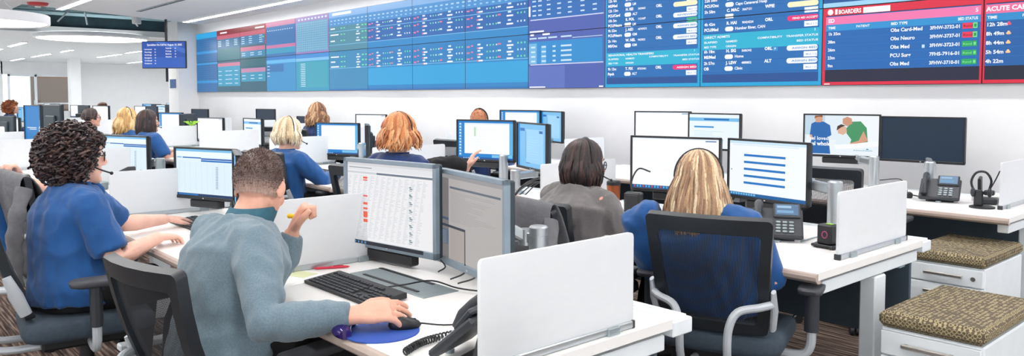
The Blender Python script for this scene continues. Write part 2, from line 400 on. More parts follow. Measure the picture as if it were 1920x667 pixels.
# ceiling light strips: recessed, running towards the far end
def strip(x0, x1, y, z, label, m='strip_light'):
    t = thing('ceiling_light', label, 'ceiling light', ((x0 + x1) / 2, y, z), 0, 'linear ceiling lights')
    L = abs(x1 - x0)
    MB().box((0, 0, .004), (L, .115, .012)).build('diffuser', m, t)
    fr = MB(); fr.box((0, .064, .0), (L + .03, .012, .03)); fr.box((0, -.064, .0), (L + .03, .012, .03)); fr.box((L / 2 + .008, 0, 0), (.014, .14, .03)); fr.box((-L / 2 - .008, 0, 0), (.014, .14, .03))
    fr.build('frame', 'white_paint', t)
strip(-16.85, 3.5, 5.80, CZ - .012, 'long linear light strip along the ceiling beside the video wall')
strip(-15.9, 3.5, 3.27, CZ - .012, 'long linear light strip ending at the ceiling slot beside the red smoke alarm')
for y, q in ((.75, 'over the front row of desks'), (-1.8, 'behind the front row of desks'), (-4.4, 'farthest behind the camera')): strip(-15.9, 3.5, y, CZ - .012, 'long linear light strip in the ceiling ' + q)
far = 2.888
for (x0, x1, y, lab) in ((-26.9, -24.6, 4.2, 'short far ceiling light nearest the drum lamp, left of the two in its row'), (-21.7, -20.5, 4.25, 'short far ceiling light just below the ceiling slot, left of the oval lamp'), (-33.6, -30.6, 5.95, 'short far ceiling light above the glazed entrance'), (-29.0, -27.6, 5.98, 'short far ceiling light crossing in front of the white column'),
        (-32.2, -29.3, 7.85, 'short far ceiling light in the middle of the far white ceiling'), (-28.4, -26.8, 7.8, 'short far ceiling light left of the hanging television'), (-37.5, -35.0, 5.9, 'farthest short ceiling light beside the glazed entrance'), (-30.5, -28.4, 4.2, 'short far ceiling light cut by the left picture edge'),
        (-27, -23, 1.6, 'short far ceiling light left of the drum lamp row'), (-37, -31, 10.2, 'added long far ceiling light, unseen behind the hanging television'), (-28, -22.5, 10.2, 'added long near ceiling light, unseen behind the hanging television'), (-37, -22, 12.6, 'added long ceiling light hidden deep behind the column'), (-37, -25.5, -.6, 'long far ceiling light beyond the drum lamp'), (-37, -25.5, -3.4, 'long far ceiling light left outside the picture')):  # rows hidden behind television and column are added to brighten the far ceiling
    strip(x0, x1, y, far, lab, 'strip_light_far')
# drum lamp and oval lamp
t = thing('drum_lamp', 'large white drum pendant lamp with glowing underside at the left edge', 'pendant lamp', (-12.0, 1.53, 2.355))
MB().lathe([(.76, .015), (.80, 0), (.81, .02), (.81, .11), (.79, .125), (.001, .125)], n=48).build('shade', 'white_paint', t)
MB().lathe([(.001, .012), (.77, .012), (.77, .03), (.001, .03)], n=48).build('diffuser', 'lamp_glow', t)
for k in range(3): MB().tube([(.6 * math.cos(k * 2.094), .6 * math.sin(k * 2.094), .12), (.05 * math.cos(k * 2.094), .05 * math.sin(k * 2.094), .615)], .006, 5).build('suspension_cable', 'aluminium', t)
t = thing('oval_lamp', 'wide thin white oval pendant lamp below the open ceiling slot', 'pendant lamp', (-19.9, 4.75, 2.73))
def oval(r, z): return [(r * 1.25 * math.cos(2 * math.pi * j / 48) , r * 1.25 * math.sin(2 * math.pi * j / 48), z) for j in range(48)]
MB().rings([oval(.9, .012), oval(.93, 0), oval(.95, .03), oval(.95, .085), oval(.9, .10)]).build('shade', 'white_paint', t)
MB().rings([oval(.905, .006), oval(.905, .02)]).build('diffuser', 'lamp_glow', t)
MB().rings([oval(.86, .098), oval(.86, .112)]).build('uplight', 'soft_glow', t)
for k in range(3): MB().tube([(.8 * math.cos(k * 2.094), .8 * math.sin(k * 2.094), .09), (.78 * math.cos(k * 2.094), .78 * math.sin(k * 2.094), .15)], .006, 5).build('suspension_cable', 'aluminium', t)
# smoke alarm and vents
t = thing('smoke_alarm', 'round red smoke alarm with white lens on the ceiling', 'smoke alarm', (-15.2, 2.80, CZ - .06))
MB().lathe([(.05, .0), (.14, .015), (.16, .045), (.16, .06)], n=24).build('housing', 'red_plastic', t)
MB().lathe([(.001, -.025), (.04, -.02), (.055, .01)], n=16).build('lens', 'white_rubber', t)
t = thing('ceiling_vent', 'slim dark slot diffuser in the ceiling between the light strips', 'vent', (-14.2, 4.47, CZ - .006))
MB().box((0, 0, 0), (2.5, .09, .012), .002).build('frame', 'clip_grey', t)
for k in (-1, 0, 1): MB().box((k * .8, .0, -.008), (.72, .03, .006)).build('slot', 'black_plastic', t)

# ------------------------------------------------------------------ hanging television
t = thing('ceiling_television', 'television with a blue on-call list hanging from the ceiling by the column', 'television', (-16.65, 5.28, 2.27), R(41.7))
MB().box((0, .03, 0), (.96, .045, .56), .008).build('housing', 'black_plastic', t)
s = Screen(); s.rect(-.465, -.265, .465, .265, rgb(46, 86, 176)); s.rect(-.465, -.265, .465, -.05, rgb(52, 98, 190)); s.poly([(-.2, .265), (.465, .02), (.465, .12), (.0, .265)], rgb(66, 112, 200))
s.text('Specialists On-Call for August 10, 2022', -.36, .185, .038, (1, 1, 1), .76, .02)
for k, q in enumerate(('Interventional', 'Neurology', 'Cardiology', 'Surgery', 'Critical', 'Pediatrics')):
    s.text(q, -.42, .10 - k * .058, .026, (1, 1, 1), .16, .02); s.text('On', -.2, .10 - k * .058, .026, (1, 1, 1), .03, .02)
for k, q in enumerate(('Telestroke', 'Urology', 'Medicine', 'Obstetrics')):
    s.text(q, .04, .12 - k * .058, .026, (1, 1, 1), .13, .02); s.text('On', .24, .12 - k * .058, .026, (1, 1, 1), .03, .02)
s.build('screen', 'screen_glow', t, (0, .006, 0))
MB().box((0, .075, 0), (.25, .05, .25), .01).build('wall_plate', 'black_plastic', t)
MB().tube([(0, .11, -.55), (0, .11, .9)], .026, 10).build('pole', 'black_plastic', t)
t = MB().box((-18.05, 5.922, 1.86), (.42, .015, .55)).build('wall_poster', 'paper'); tag(t, 'pale poster with a blue lower half on the column below the television', 'poster')
MB().box((-18.05, 5.913, 1.70), (.40, .006, .2)).build('print', 'navy_polo', t)

# ------------------------------------------------------------------ video wall
TW, TH, WX0, WZ0 = 1.213, .645, -17.705, 1.51
NC = 15
wall_rects, wall_polys, wall_texts = [], [], []
def wr(c0, z0, c1, z1, col): wall_rects.append((c0, z0, c1, z1, col))
def wp(c0, z0, c1, z1, col, pill=True): wall_polys.append((c0, z0, c1, z1, col, pill))
def wt(s_, c, z, h, col=(1, 1, 1), width=None, bold=.02): wall_texts.append((s_, c, z, h, col, width, bold))
Wt = rgb(250, 252, 255); W2 = rgb(200, 226, 246); PALE = rgb(120, 196, 232)
def dash(c0, z, wd, h=.014, col=W2): wr(c0, z, c0 + wd, z + h, col)
# columns 0-2
wr(0, 0, 1, 1.29, rgb(8, 96, 160)); wr(0, 1.17, 1, 1.29, rgb(0, 166, 226))
for z in (.84, .60, .20): wr(0, z, 1, z + .05, rgb(20, 150, 214))
for k in range(26): wr(.03, .04 + k * .046, .94, .046 + k * .046, rgb(26, 128, 190))
for k in range(5): wr(.08 + k * .18, .04, .085 + k * .18, 1.15, rgb(14, 84, 150))
wr(1, 0, 3, 1.29, rgb(10, 88, 112)); wr(1, 1.18, 3, 1.29, rgb(140, 14, 30)); wr(1, 1.10, 3, 1.18, rgb(196, 84, 108)); wr(2.97, .9, 3, 1.29, rgb(200, 30, 50))
wr(1.02, .9, 1.98, 1.10, rgb(20, 104, 150)); wr(2.02, .92, 2.96, 1.10, rgb(12, 112, 164)); wr(2.02, .80, 2.96, .88, rgb(196, 104, 136)); wr(2.02, .68, 2.96, .80, rgb(20, 128, 172))
wr(2.02, .5, 2.96, .68, rgb(12, 96, 110)); wr(1.02, .66, 1.98, .9, rgb(16, 110, 126)); wr(1.02, .12, 1.98, .60, rgb(24, 150, 190)); wr(1.02, .53, 1.98, .60, rgb(204, 120, 150)); wr(2.02, .38, 2.96, .46, rgb(190, 130, 168)); wr(2.02, .2, 2.96, .38, rgb(24, 146, 182))
dash(1.15, 1.215, .3, .03, Wt); dash(2.6, 1.215, .34, .03, Wt)
for k in range(4):
    for a in (1.05, 1.4, 1.75): dash(a, .95 + k * .035, .14)
    for a in (1.05, 1.35, 1.5, 1.75): dash(a, .17 + k * .085, .14)
    for a in (2.06, 2.35, 2.75): dash(a, .95 + k * .04, .12)
for k in range(2):
    for a in (2.06, 2.4, 2.7): dash(a, .25 + k * .06, .14); dash(a, .71 + k * .04, .14)
wp(2.86, 1.03, 2.94, 1.06, rgb(80, 200, 120))
# columns 3-4
wr(3, 0, 4, 1.29, rgb(26, 140, 200)); wr(3, .645, 4, 1.2, rgb(26, 110, 176)); wr(3, 1.2, 4, 1.29, rgb(200, 120, 160)); wr(3, .80, 4, .86, rgb(196, 110, 160)); wr(3, .70, 4, .80, rgb(24, 150, 190)); wr(3, .58, 4, .645, rgb(10, 120, 200)); wr(3, .52, 4, .58, rgb(90, 180, 230)); wr(3.02, .36, 3.6, .5, rgb(14, 110, 176))
for k in range(12): dash(3.05 + k * .075, 1.12, .04)
for k in range(4): dash(3.03, .46 - k * .06, .09)
wr(4, 0, 5, 1.29, rgb(150, 120, 190)); wr(4.03, .68, 4.97, 1.2, rgb(90, 160, 196)); wr(4, 0, 5, .645, rgb(30, 150, 190)); wr(4, .57, 5, .645, rgb(50, 140, 214)); wr(4, .52, 5, .57, rgb(120, 190, 232)); wr(4.1, .06, 4.95, .50, rgb(44, 160, 186))
for k in range(16): wr(4.05 + k * .058, .69, 4.056 + k * .058, 1.19, rgb(170, 200, 224)); 
for k in range(13): wr(4.04, .71 + k * .038, 4.96, .714 + k * .038, rgb(170, 200, 224)); dash(4.16, .08 + k * .032, .14, .012)
for k in range(22): wr(4.36 + k * .027, .07, 4.363 + k * .027, .49, rgb(80, 180, 196))
for k in range(9): dash(4.1 + k * .1, 1.225, .05, .03)
# columns 5-8: bed board across four tiles
wr(5, 0, 9, 1.29, rgb(8, 128, 196)); wr(5, 0, 6, 1.29, rgb(40, 136, 186)); wr(5, .645, 6, 1.06, rgb(70, 138, 164))
wr(5, 1.19, 9, 1.29, rgb(120, 172, 224)); wr(5, 1.05, 9, 1.19, rgb(60, 142, 208)); wr(6, .74, 9, 1.05, rgb(8, 98, 178)); wr(6, .645, 9, .74, rgb(14, 134, 202)); wr(6, .36, 9, .60, rgb(10, 124, 192)); wr(6, .08, 9, .34, rgb(20, 160, 220)); wr(5, 0, 9, .03, rgb(10, 110, 186))
dash(5.1, 1.225, .5, .04, Wt)
for zz in (.955, .74, .36): wr(5, zz, 9, zz + .008, PALE)
for k in range(40):
    dash(5.05 + k * .1, 1.13, .05, .02, rgb(170, 210, 240)); dash(5.05 + k * .1, 1.08, .04, .018, rgb(150, 200, 236))
GR, RD, WH = rgb(110, 220, 170), rgb(220, 120, 150), rgb(210, 232, 246)
for c in range(5, 9):
    for zi, z in enumerate((1.0, .90, .80, .54, .46, .38)):
        if c == 5: dash(5.05, z, .22 if zi % 2 else .12, .02, Wt); dash(5.32, z, .05, .018, GR); dash(5.4, z, .04, .018, GR); dash(5.72, z - .02, .1, .018, Wt); dash(5.74, z + .02, .05, .02, WH); dash(5.86, z + .01, .05, .02, GR); dash(5.94, z + .01, .04, .02, GR); continue
        dash(c + .03, z, .05, .02, RD); dash(c + .10, z + .01, .035, .02, RD); dash(c + .2, z - .025, .1, .02, Wt); dash(c + .21, z + .02, .05, .022, WH); dash(c + .2, z - .025, .03, .02, RD)
        for q in range(4): dash(c + .36 + q * .05, z + .005, .02, .02, GR if (zi + q) % 3 else WH)
        dash(c + .54, z + .01, .05, .02, RD if zi % 2 else WH); dash(c + .68, z - .015, .1, .02, Wt); dash(c + .7, z + .03, .05, .022, WH)
        for q in range(3): dash(c + .84 + q * .05, z + .005, .02, .022, GR if zi % 2 else WH)
# column 9: slate tables
SL = rgb(70, 92, 176)
wr(9, 0, 10, 1.29, SL); wr(9, 0, 9.5, .26, rgb(86, 110, 190)); wr(9.03, .81, 9.97, 1.25, rgb(24, 104, 184)); wr(9.01, .29, 9.97, .55, rgb(20, 138, 208)); wr(9.01, .29, 9.12, .53, rgb(110, 180, 224)); wr(9.18, .29, 9.25, .5, rgb(80, 166, 220))
for z in (.80, .275): wr(9.03, z, 9.98, z + .012, rgb(206, 214, 240))
wr(9.005, .85, 9.03, .97, Wt); dash(9.02, .66, .2, .018, Wt); dash(9.03, .62, .05, .022, Wt); dash(9.2, .62, .1, .026, Wt); dash(9.02, .01, .22, .014, Wt); dash(9.93, .01, .05, .016, Wt)
for k in range(4):
    for a, b in ((9.04, .06), (9.19, .06), (9.34, .04), (9.45, .14)): dash(a, .31 + k * .055, b, .02, W2)
    for a in (9.06, 9.14, 9.26, 9.4, 9.54, 9.7, 9.85): dash(a, .85 + k * .055, .05, .016, W2)
for a, b in ((9.02, .1), (9.14, .12), (9.28, .12), (9.45, .14)): dash(a, .58, b, .018, W2)
wr(9.6, .565, 9.97, .572, W2)
# columns 10-11: transfer cards
def cards(c, rows, teal, low, frame):
    wr(c, 0, c + 1, 1.29, rgb(0, 164, 218)); wr(c + .02, .038, c + .975, 1.29, rgb(0, 74, 148)); wr(c + .02, low, c + .975, 1.29, rgb(0, 106, 182))
    wr(c + .02, teal[0], c + .975, teal[1], rgb(20, 178, 214))
    for (z, a, b, nm, num, dest, cc, pc, pt, bc) in rows:
        wr(c + .02, z - .078, c + .975, z - .075, rgb(0, 84, 156))
        wt(a, c + .035, z, .027, Wt, None, .03); wt(b, c + .035, z - .052, .027, Wt, None, .045)
        wt(nm, c + .235, z, .027, Wt, None, .045); wt(num, c + .235 + .019 * len(nm) + .02, z, .02, Wt, None, .03)
        wp(c + .222, z - .062, c + .295, z - .02, Wt); wr(c + .24, z - .046, c + .277, z - .038, rgb(140, 160, 210)); wt(dest, c + .31, z - .052, .025, Wt, None, .03)
        wt(cc, c + .56, z + .004, .027, Wt, None, .045)
        wp(c + .735, z - .012, c + .968, z + .034, pc)
        if pt: wt(pt, c + .775, z + .002, .016, Wt if pc[1] < .3 else rgb(90, 150, 210), .19, .03)
        wr(c + .865, z - .068, c + .965, z - .022, bc); wt('Med 1.02', c + .88, z - .054, .014, rgb(120, 170, 220), .09, .01)
PK = rgb(236, 40, 118); YL = rgb(252, 244, 200); GN = rgb(40, 176, 130)
r10 = [(1.22, '14h 2m', 'Med/Surg', 'A. BEL', '3310245', 'ALT', 'ORL', Wt, '', Wt), (1.115, '13h 40m', 'PCU', 'K. DOE', '2267140', 'LM', 'ORL', Wt, '', Wt), (1.01, '12h 55m', 'ICU', 'P. ROS', '1184420', 'LM', 'ORL', Wt, '', Wt),
       (.905, '12h 4m', 'MS/Med', 'L. FIN', '2417530', 'LM', 'ORL', YL, '', Wt), (.802, '12h 13m', 'PCU/Card', 'H. REI', '2424661', 'ALT', 'ORL', YL, '', Wt), (.697, '10h 5m', 'PCU/Neuro', 'R. POL', '1121607', 'LM', 'ORL', Wt, 'REVIEWING', GN), (.592, '9h 52m', 'PCU/Neuro', 'J. ASD', '44747073', 'KIM', 'ORL', Wt, 'ASSIGN BED', Wt), (.482, '2h 14m', 'MS/Onc', 'W. NEL', '9433021', 'KIM', 'ORL', Wt, 'ASSIGN BED', Wt), (.185, '9h 13m', 'Psych', 'T. PIX', '87333461', 'ALT', 'ORL', PK, 'ASSIGN BED', Wt)]
cards(10, r10, (.229, .37), .104, None)
wt('BEHAVIORAL HEALTH TRANSFERS', 10.04, .335, .02, Wt, .5); wt('ELAPSED', 10.04, .295, .017, Wt, .12); wt('NAME/ID', 10.235, .295, .017, Wt, .1); wt('COMPATIBILITY', 10.49, .305, .016, Wt, .2); wt('TRANSFER STATUS', 10.74, .305, .016, Wt, .25); wt('BED TYPE', 10.04, .25, .017, Wt, .11); wt('ORIGIN', 10.235, .25, .017, Wt, .09); wt('BED STATUS', 10.83, .262, .016, Wt, .16); wt('1', 10.94, .345, .018, Wt)
r11 = [(1.13, '26h 2m', 'PCU', 'D. VAR', '4310245', 'Deltona', 'ORL', Wt, '', Wt), (1.02, '24h 8m', 'MS/Med', 'F. OHL', '3267140', 'Sebring', 'WPIE', Wt, '', Wt), (.91, '23h 40m', 'PCU', 'S. NOX', '3184420', 'Ocala', 'ALT', Wt, '', Wt),
       (.80, '22h 56m', 'PCU/Onc', 'E. PAS', '3417530', 'Cape Canaveral Hosp', 'WIN', Wt, '', Wt), (.693, '5h 58m', 'MS/Ortho', 'C. MAC', '3667151', 'Zx Heartland', 'WPIE', YL, '', Wt), (.575, '4h 42m', 'PCU/Med', 'R. HAI', '90424224', 'Humber River, CAN', 'ORL', PK, 'FEND MD ACCEPT', Wt), (.318, '6h 18m', 'MS/Med', 'H. SIG', '5686342', 'Home', 'ORL', Wt, 'ASSIGN BED', Wt), (.208, '2h 57m', 'OB', 'J. LEW', '4888852', 'Clinic', 'ALT', Wt, 'ASSIGN BED', Wt)]
cards(11, r11, (.347, .494), .116, None)
wt('DIRECT ADMITS', 11.035, .455, .022, Wt, .23); wt('ELAPSED', 11.035, .41, .018, Wt, .12); wt('NAME/ID', 11.23, .41, .018, Wt, .1); wt('COMPATIBILITY', 11.5, .425, .017, Wt, .2); wt('TRANSFER STATUS', 11.73, .425, .017, Wt, .24); wt('BED TYPE', 11.035, .365, .018, Wt, .11); wt('ORIGIN', 11.23, .365, .018, Wt, .09); wt('BED STATUS', 11.81, .382, .017, Wt, .16); wt('2', 11.94, .47, .018, Wt)
wp(11.625, .312, 11.665, .352, rgb(40, 150, 210), False); wt('P', 11.638, .32, .02, Wt)
# columns 12-14: boarders
for c, nx in ((12, 13), (13, 15)):
    wr(c, 0, nx, 1.29, rgb(224, 28, 62)); wr(c, .645, nx, 1.29, rgb(0, 84, 156)); wr(c, .645, nx, .685, rgb(160, 214, 246))
wr(12.024, .029, 12.985, .58, rgb(12, 18, 52)); wr(12.024, .131, 12.985, .575, rgb(0, 100, 180)); wr(12.024, .505, 12.985, .57, rgb(244, 120, 176)); wr(12.024, .452, 12.985, .505, rgb(32, 146, 212))
wr(13.012, .029, 15, .58, rgb(10, 14, 44)); wr(13.012, .131, 15, .575, rgb(0, 92, 168)); wr(13.012, .505, 15, .57, rgb(240, 112, 160)); wr(13.012, .452, 15, .505, rgb(28, 140, 206))
for k in range(5):
    z = .416 - k * .066
    wr(12.024, z - .022, 12.985, z - .019, rgb(10, 116, 194)); wr(13.012, z - .022, 15, z - .019, rgb(10, 110, 188))
    wt(('1h 35m', '38m', '26m', '23m', '9m')[k], 12.042, z, .024, Wt, None, .03); wt(('Obs Card-Med', 'Obs Neuro', 'Obs Med', 'PCU Surg', 'Obs Med')[k], 12.46, z, .027, Wt, None, .03)
    wt(('3FHW-3732-01', '3FHW-3737-01', '3FHW-3723-01', '7FHS-7916-01', '3FHW-3710-01')[k], 12.70, z, .025, Wt, .172, .03)
    bc = rgb(240, 44, 84) if k < 2 else rgb(20, 168, 92); b2 = rgb(120, 224, 130)
    wr(12.885, z - .008, 12.942, z + .034, bc); wr(12.944, z - .008, 12.968, z + .034, b2 if k < 2 else bc)
    wr(12.95, z + .002, 12.963, z + .024, rgb(20, 150, 80) if k < 2 else b2); wt('Rsvd', 12.891, z + .004, .016, rgb(140, 10, 40) if k < 2 else b2, .05, .02)
    wt(('12h 28m', '8h 49m', '8h 44m', '5h 54m', '4h 22m')[k], 13.016, z - .002, .026, Wt, None, .03)
    if k < 4:
        wp(13.12, z + .0, 13.146, z + .016, rgb(236, 80, 110) if k == 0 else rgb(252, 196, 140)); wp(13.126, z + .01, 13.14, z + .026, rgb(236, 80, 110) if k == 0 else rgb(252, 210, 160))
    wt(('Med/Surg', 'PCU Med', 'Obs Med', 'ICU', 'PCU')[k], 13.5, z, .026, Wt)
wt('BOARDERS', 12.112, .59, .033, Wt, .155, .035); wp(12.035, .585, 12.075, .632, Wt); wp(12.088, .587, 12.105, .63, Wt); wr(12.28, .582, 12.455, .628, Wt)
wt('ED', 12.042, .522, .03, Wt, None, .035); wt('5', 12.955, .526, .028, Wt); wt('TIME', 12.042, .468, .02, Wt, None, .03); wt('PATIENT', 12.235, .47, .018, Wt, .09, .02); wt('BED TYPE', 12.462, .47, .02, Wt, None, .03); wt('BED STATUS', 12.86, .472, .02, Wt, .11, .03)
wt('ACUTE CARE TRANSFERS', 13.013, .523, .032, Wt, None, .035); wt('TIME', 13.02, .468, .02, Wt, None, .03); wt('PATIENT', 13.2, .47, .018, Wt, .1, .02)
wall_polys.append((12.655, .28, 12.672, .305, W2, True))
wr(12.02, .008, 12.06, .016, Wt)

vw = thing('video_wall', 'wide video wall of tiled displays with blue and red patient boards', 'video wall', (WX0, WY - .02, WZ0))
tile_mb = MB().box((TW / 2, .03, TH / 2), (TW - .002, .06, TH - .002), .002); tile_me = tile_mb.mesh('display_panel', 'black_plastic')
for c in range(NC):
    for r in range(2):
        pn = obj('display_panel', tile_me, vw, (c * TW, 0, r * TH))
        s = Screen(); g = .004; lo, hi = r * TH, (r + 1) * TH
        def clip(c0, z0, c1, z1):
            x0, x1 = max((c0 - c) * TW, g), min((c1 - c) * TW, TW - g); a0, a1 = max(z0 - lo, g), min(z1 - lo, TH - g)
            return (x0, a0, x1, a1) if x1 > x0 + .0005 and a1 > a0 + .0005 else None
        for (c0, z0, c1, z1, col) in wall_rects:
            q = clip(c0, z0, c1, z1)
            if q: s.rect(*q, col)
        for (c0, z0, c1, z1, col, pill) in wall_polys:
            q = clip(c0, z0, c1, z1)
            if q: (s.pill(*q, col) if pill and (q[3] - q[1]) < (q[2] - q[0]) * 1.001 else s.rect(*q, col))
        s.k += 1
        for (tx, cc, z, h, col, wd, bold) in wall_texts:
            if int(cc) == c and lo <= z + .004 and z + h <= hi + .012: s.text(tx, (cc - c) * TW, z - lo, h, col, wd * TW if wd else None, bold)
        s.build('screen', 'wall_glow', pn, (0, -.001, 0))

# ------------------------------------------------------------------ furniture builders
DZ = .735
def desk(label, x0, x1, y0, depth=.78, ped_legs=True):
    w_ = x1 - x0; t = thing('desk', label, 'desk', ((x0 + x1) / 2, y0, 0), 0, 'white workstation desks')
    MB().prism([(.02, DZ - .03), (depth, DZ - .03), (depth, DZ), (.03, DZ), (.02, DZ - .004)], -w_ / 2, w_ / 2, ax='x').build('desktop', 'desk_white', t)
    MB().prism([(.021, DZ - .001), (.008, DZ - .004), (0, DZ - .014), (.002, DZ - .028), (.016, DZ - .04), (.04, DZ - .043), (.04, DZ - .030), (.021, DZ - .030)], -w_ / 2 - .004, w_ / 2 + .004, ax='x').build('edge_band', 'edge_taupe', t)
    MB().box((0, depth + .055, DZ - .035), (w_, .10, .05), .004).build('rear_rail', 'steel_white', t)
    for k in range(3): MB().box((0, depth + .02 + k * .03, DZ - .006), (w_ - .02, .012, .012), .002).build('rail_ridge', 'steel_white', t)
    MB().box((0, depth - .10, DZ - .09), (w_ - .1, .06, .07), .004).build('cross_beam', 'steel_blue', t)
    MB().box((0, depth - .03, .47), (w_ - .08, .02, .44), .004).build('modesty_panel', 'panel_dark', t)
    for s_ in (-1, 1):
        MB().box((s_ * (w_ / 2 - .05), depth / 2 + .05, DZ - .075), (.06, depth - .12, .05), .004).build('side_beam', 'steel_white', t)
        MB().box((s_ * (w_ / 2 - .05), depth * .6, .33), (.07, .11, .60), .006).build('leg', 'steel_white', t)
        MB().box((s_ * (w_ / 2 - .05), depth / 2 + .06, .02), (.07, depth - .1, .04), .008).build('foot', 'steel_white', t)
    return t
def privacy_screen(label, x, y0, y1, z0=DZ, h=.285):
    L = y1 - y0; t = thing('privacy_screen', label, 'privacy screen', (x, y0, z0), 0, 'frosted privacy screens')
    MB().prism(rrect(0, .012, L, h, .014, 3), -.006, .006, ax='x').build('panel', 'frosted_acrylic', t)
    MB().box((0, L / 2, .012), (.026, L, .022), .003).build('rail', 'aluminium', t)
    for q in (.17, .83): MB().box((.016, L * q, -.008), (.012, .05, .062), .003).build('clamp', 'clip_grey', t)
    for q in (0.004, L - .004): MB().box((0, q, .012), (.028, .012, .024), .002).build('end_cap', 'dark_plastic', t)
    return t
def pedestal(label, x0, y0, w_=.40, d_=.62):
    t = thing('drawer_pedestal', label, 'drawer pedestal', (x0 + w_ / 2, y0, 0), 0, 'white drawer pedestals')
    MB().box((0, d_ / 2 + .01, .28), (w_, d_, .46), .006).build('body', 'steel_white', t)
    for s_ in (-1, 1):
        for q in (.08, d_ - .06): MB().lathe([(.001, 0), (.025, 0), (.025, .05), (.001, .05)], (s_ * (w_ / 2 - .06), q, 0), 12).build('caster', 'black_plastic', t)
    z = .505
    for i, h in enumerate((.10, .115, .20)):
        dw = MB().box((0, 0, z - h / 2), (w_ - .012, .022, h - .008), .003).build('drawer', 'steel_white', t); 
        hb = MB().box((0, -.034, z - .045), (w_ * .5, .014, .018), .004); hb.box((-w_ * .22, -.02, z - .045), (.012, .026, .012)); hb.box((w_ * .22, -.02, z - .045), (.012, .026, .012))
        hb.build('handle', 'handle_metal', dw)
        if i == 0: MB().tube([(w_ * .37, -.02, z - .05), (w_ * .37, .0, z - .05)], .012, 12).build('lock', 'handle_metal', dw)
        z -= h
    p = MB().box((0, d_ / 2 + .0, .547), (w_ + .015, d_ + .03, .062), .018).build('seat_pad', 'pad_fabric', t)
    return t
def make_chair():
    t = thing('office_chair', 'office chair', 'chair', (0, 0, 0), 0)
    def bk(x, s_): return (x, -.235 - .145 * s_ - .02 * math.sin(s_ * math.pi) + .55 * x * x, .53 + .47 * s_)
    def loop(hw0, hw1, s0, s1, r, n=5):
        # rounded trapezoid in (x, s)
        out = []
        for (cx, cs, a0) in ((1, 1, 0), (-1, 1, 90), (-1, 0, 180), (1, 0, 270)):
            for k in range(n + 1):
                a = R(a0 + 90 * k / n); sc = (s1 - r / .48) if cs else (s0 + r / .48); hw = (hw1 if cs else hw0) - r
                out.append((cx * hw + r * math.cos(a), sc + r / .48 * math.sin(a)))
        return out
    o_ = loop(.205, .238, 0, 1, .02); i_ = loop(.168, .194, .09, .87, .016); n = len(o_)
    # densify
    def dens(l, k=4): return [(l[i][0] + (l[(i + 1) % n][0] - l[i][0]) * j / k, l[i][1] + (l[(i + 1) % n][1] - l[i][1]) * j / k) for i in range(n) for j in range(k)]
    o_, i_ = dens(o_), dens(i_); n = len(o_); V = []
    for (lp, dy) in ((o_, .016), (i_, .014), (i_, -.014), (o_, -.018)):
        for (x, s_) in lp: p = bk(x, s_); V.append((p[0], p[1] + dy, p[2] + dy * .3))
    F = [(a * n + j, a * n + (j + 1) % n, ((a + 1) % 4) * n + (j + 1) % n, ((a + 1) % 4) * n + j) for a in range(4) for j in range(n)]
    mb = MB(); mb.add(V, F); mb.build('back_frame', 'chair_frame', t, 50)
    g = MB(); nx, ns = 10, 12; V = []
    for b in range(ns + 1):
        for a in range(nx + 1):
            s_ = .06 + .83 * b / ns; hw = .168 + .026 * s_; V.append(bk(-hw + 2 * hw * a / nx, s_))
    g.add(V, [(b * (nx + 1) + a, b * (nx + 1) + a + 1, (b + 1) * (nx + 1) + a + 1, (b + 1) * (nx + 1) + a) for b in range(ns) for a in range(nx)])
    g.build('back_mesh', 'chair_mesh', t, 80, False)
    mb = MB(); 
    lr = [[(-.19 + .38 * a / 8, bk(-.19 + .38 * a / 8, s_)[1] + dy, bk(0, s_)[2]) for a in range(9)] for s_, dy in ((.26, -.012), (.34, -.02), (.36, -.014), (.34, -.008))]
    # seat: rounded cushion with waterfall front
    st = []
    for z, k in ((.425, .86), (.432, .95), (.455, 1.0), (.495, .99), (.512, .94), (.518, .82)):
        q = []
        for (x, y) in rrect(-.25, -.25, .25, .25, .09, 6):
            q.append((x * k, y * k, z - (.02 * max(0, y / .25) ** 3 if z > .44 else 0)))
        st.append(q)
    MB().rings(st).build('seat', 'seat_fabric', t, 60)
    MB().box((0, 0, .405), (.34, .36, .05), .01).build('mechanism', 'black_plastic', t)
    for s_ in (-1, 1):
        br = MB(); p0, p1 = bk(s_ * .222, .06), bk(s_ * .232, .40)
        br.tube([(p0[0], p0[1] - .012, p0[2]), ((p0[0] + p1[0]) / 2 + s_ * .004, (p0[1] + p1[1]) / 2 - .014, (p0[2] + p1[2]) / 2), (p1[0], p1[1] - .012, p1[2])], [.022, .026, .016], 10, flat=.55, side=(0, 1, 0))
        br.build('back_bracket', 'silver_plastic', t)
        tb = bez([(s_ * .225, -.285, .665), (s_ * .19, -.335, .662), (s_ * .12, -.375, .645), (s_ * .092, -.395, .58), (s_ * .088, -.39, .47), (s_ * .085, -.33, .395), (s_ * .085, -.12, .385)], 30)
        MB().tube(tb, .0155, 10).build('back_tube', 'silver_plastic', t)
        MB().tube(bez([(s_ * .17, .0, .40), (s_ * .29, .0, .40), (s_ * .327, .0, .44), (s_ * .33, .0, .53)], 14), .018, 10).build('arm_post', 'silver_plastic', t)
        MB().tube([(s_ * .33, .0, .50), (s_ * .33, .0, .665)], .024, 10, flat=1.2).build('arm_sleeve', 'dark_plastic', t)
        pd = [[(s_ * .328 + x * k, .03 + y * k, z) for (x, y) in rrect(-.047, -.125, .047, .125, .035, 5)] for z, k in ((.662, .8), (.668, .96), (.684, 1), (.692, .93), (.694, .8))]
        MB().rings(pd).build('arm_pad', 'arm_pad', t, 60)
    MB().tube([(0, 0, .10), (0, 0, .40)], [.032, .028], 12).build('gas_lift', 'black_plastic', t)
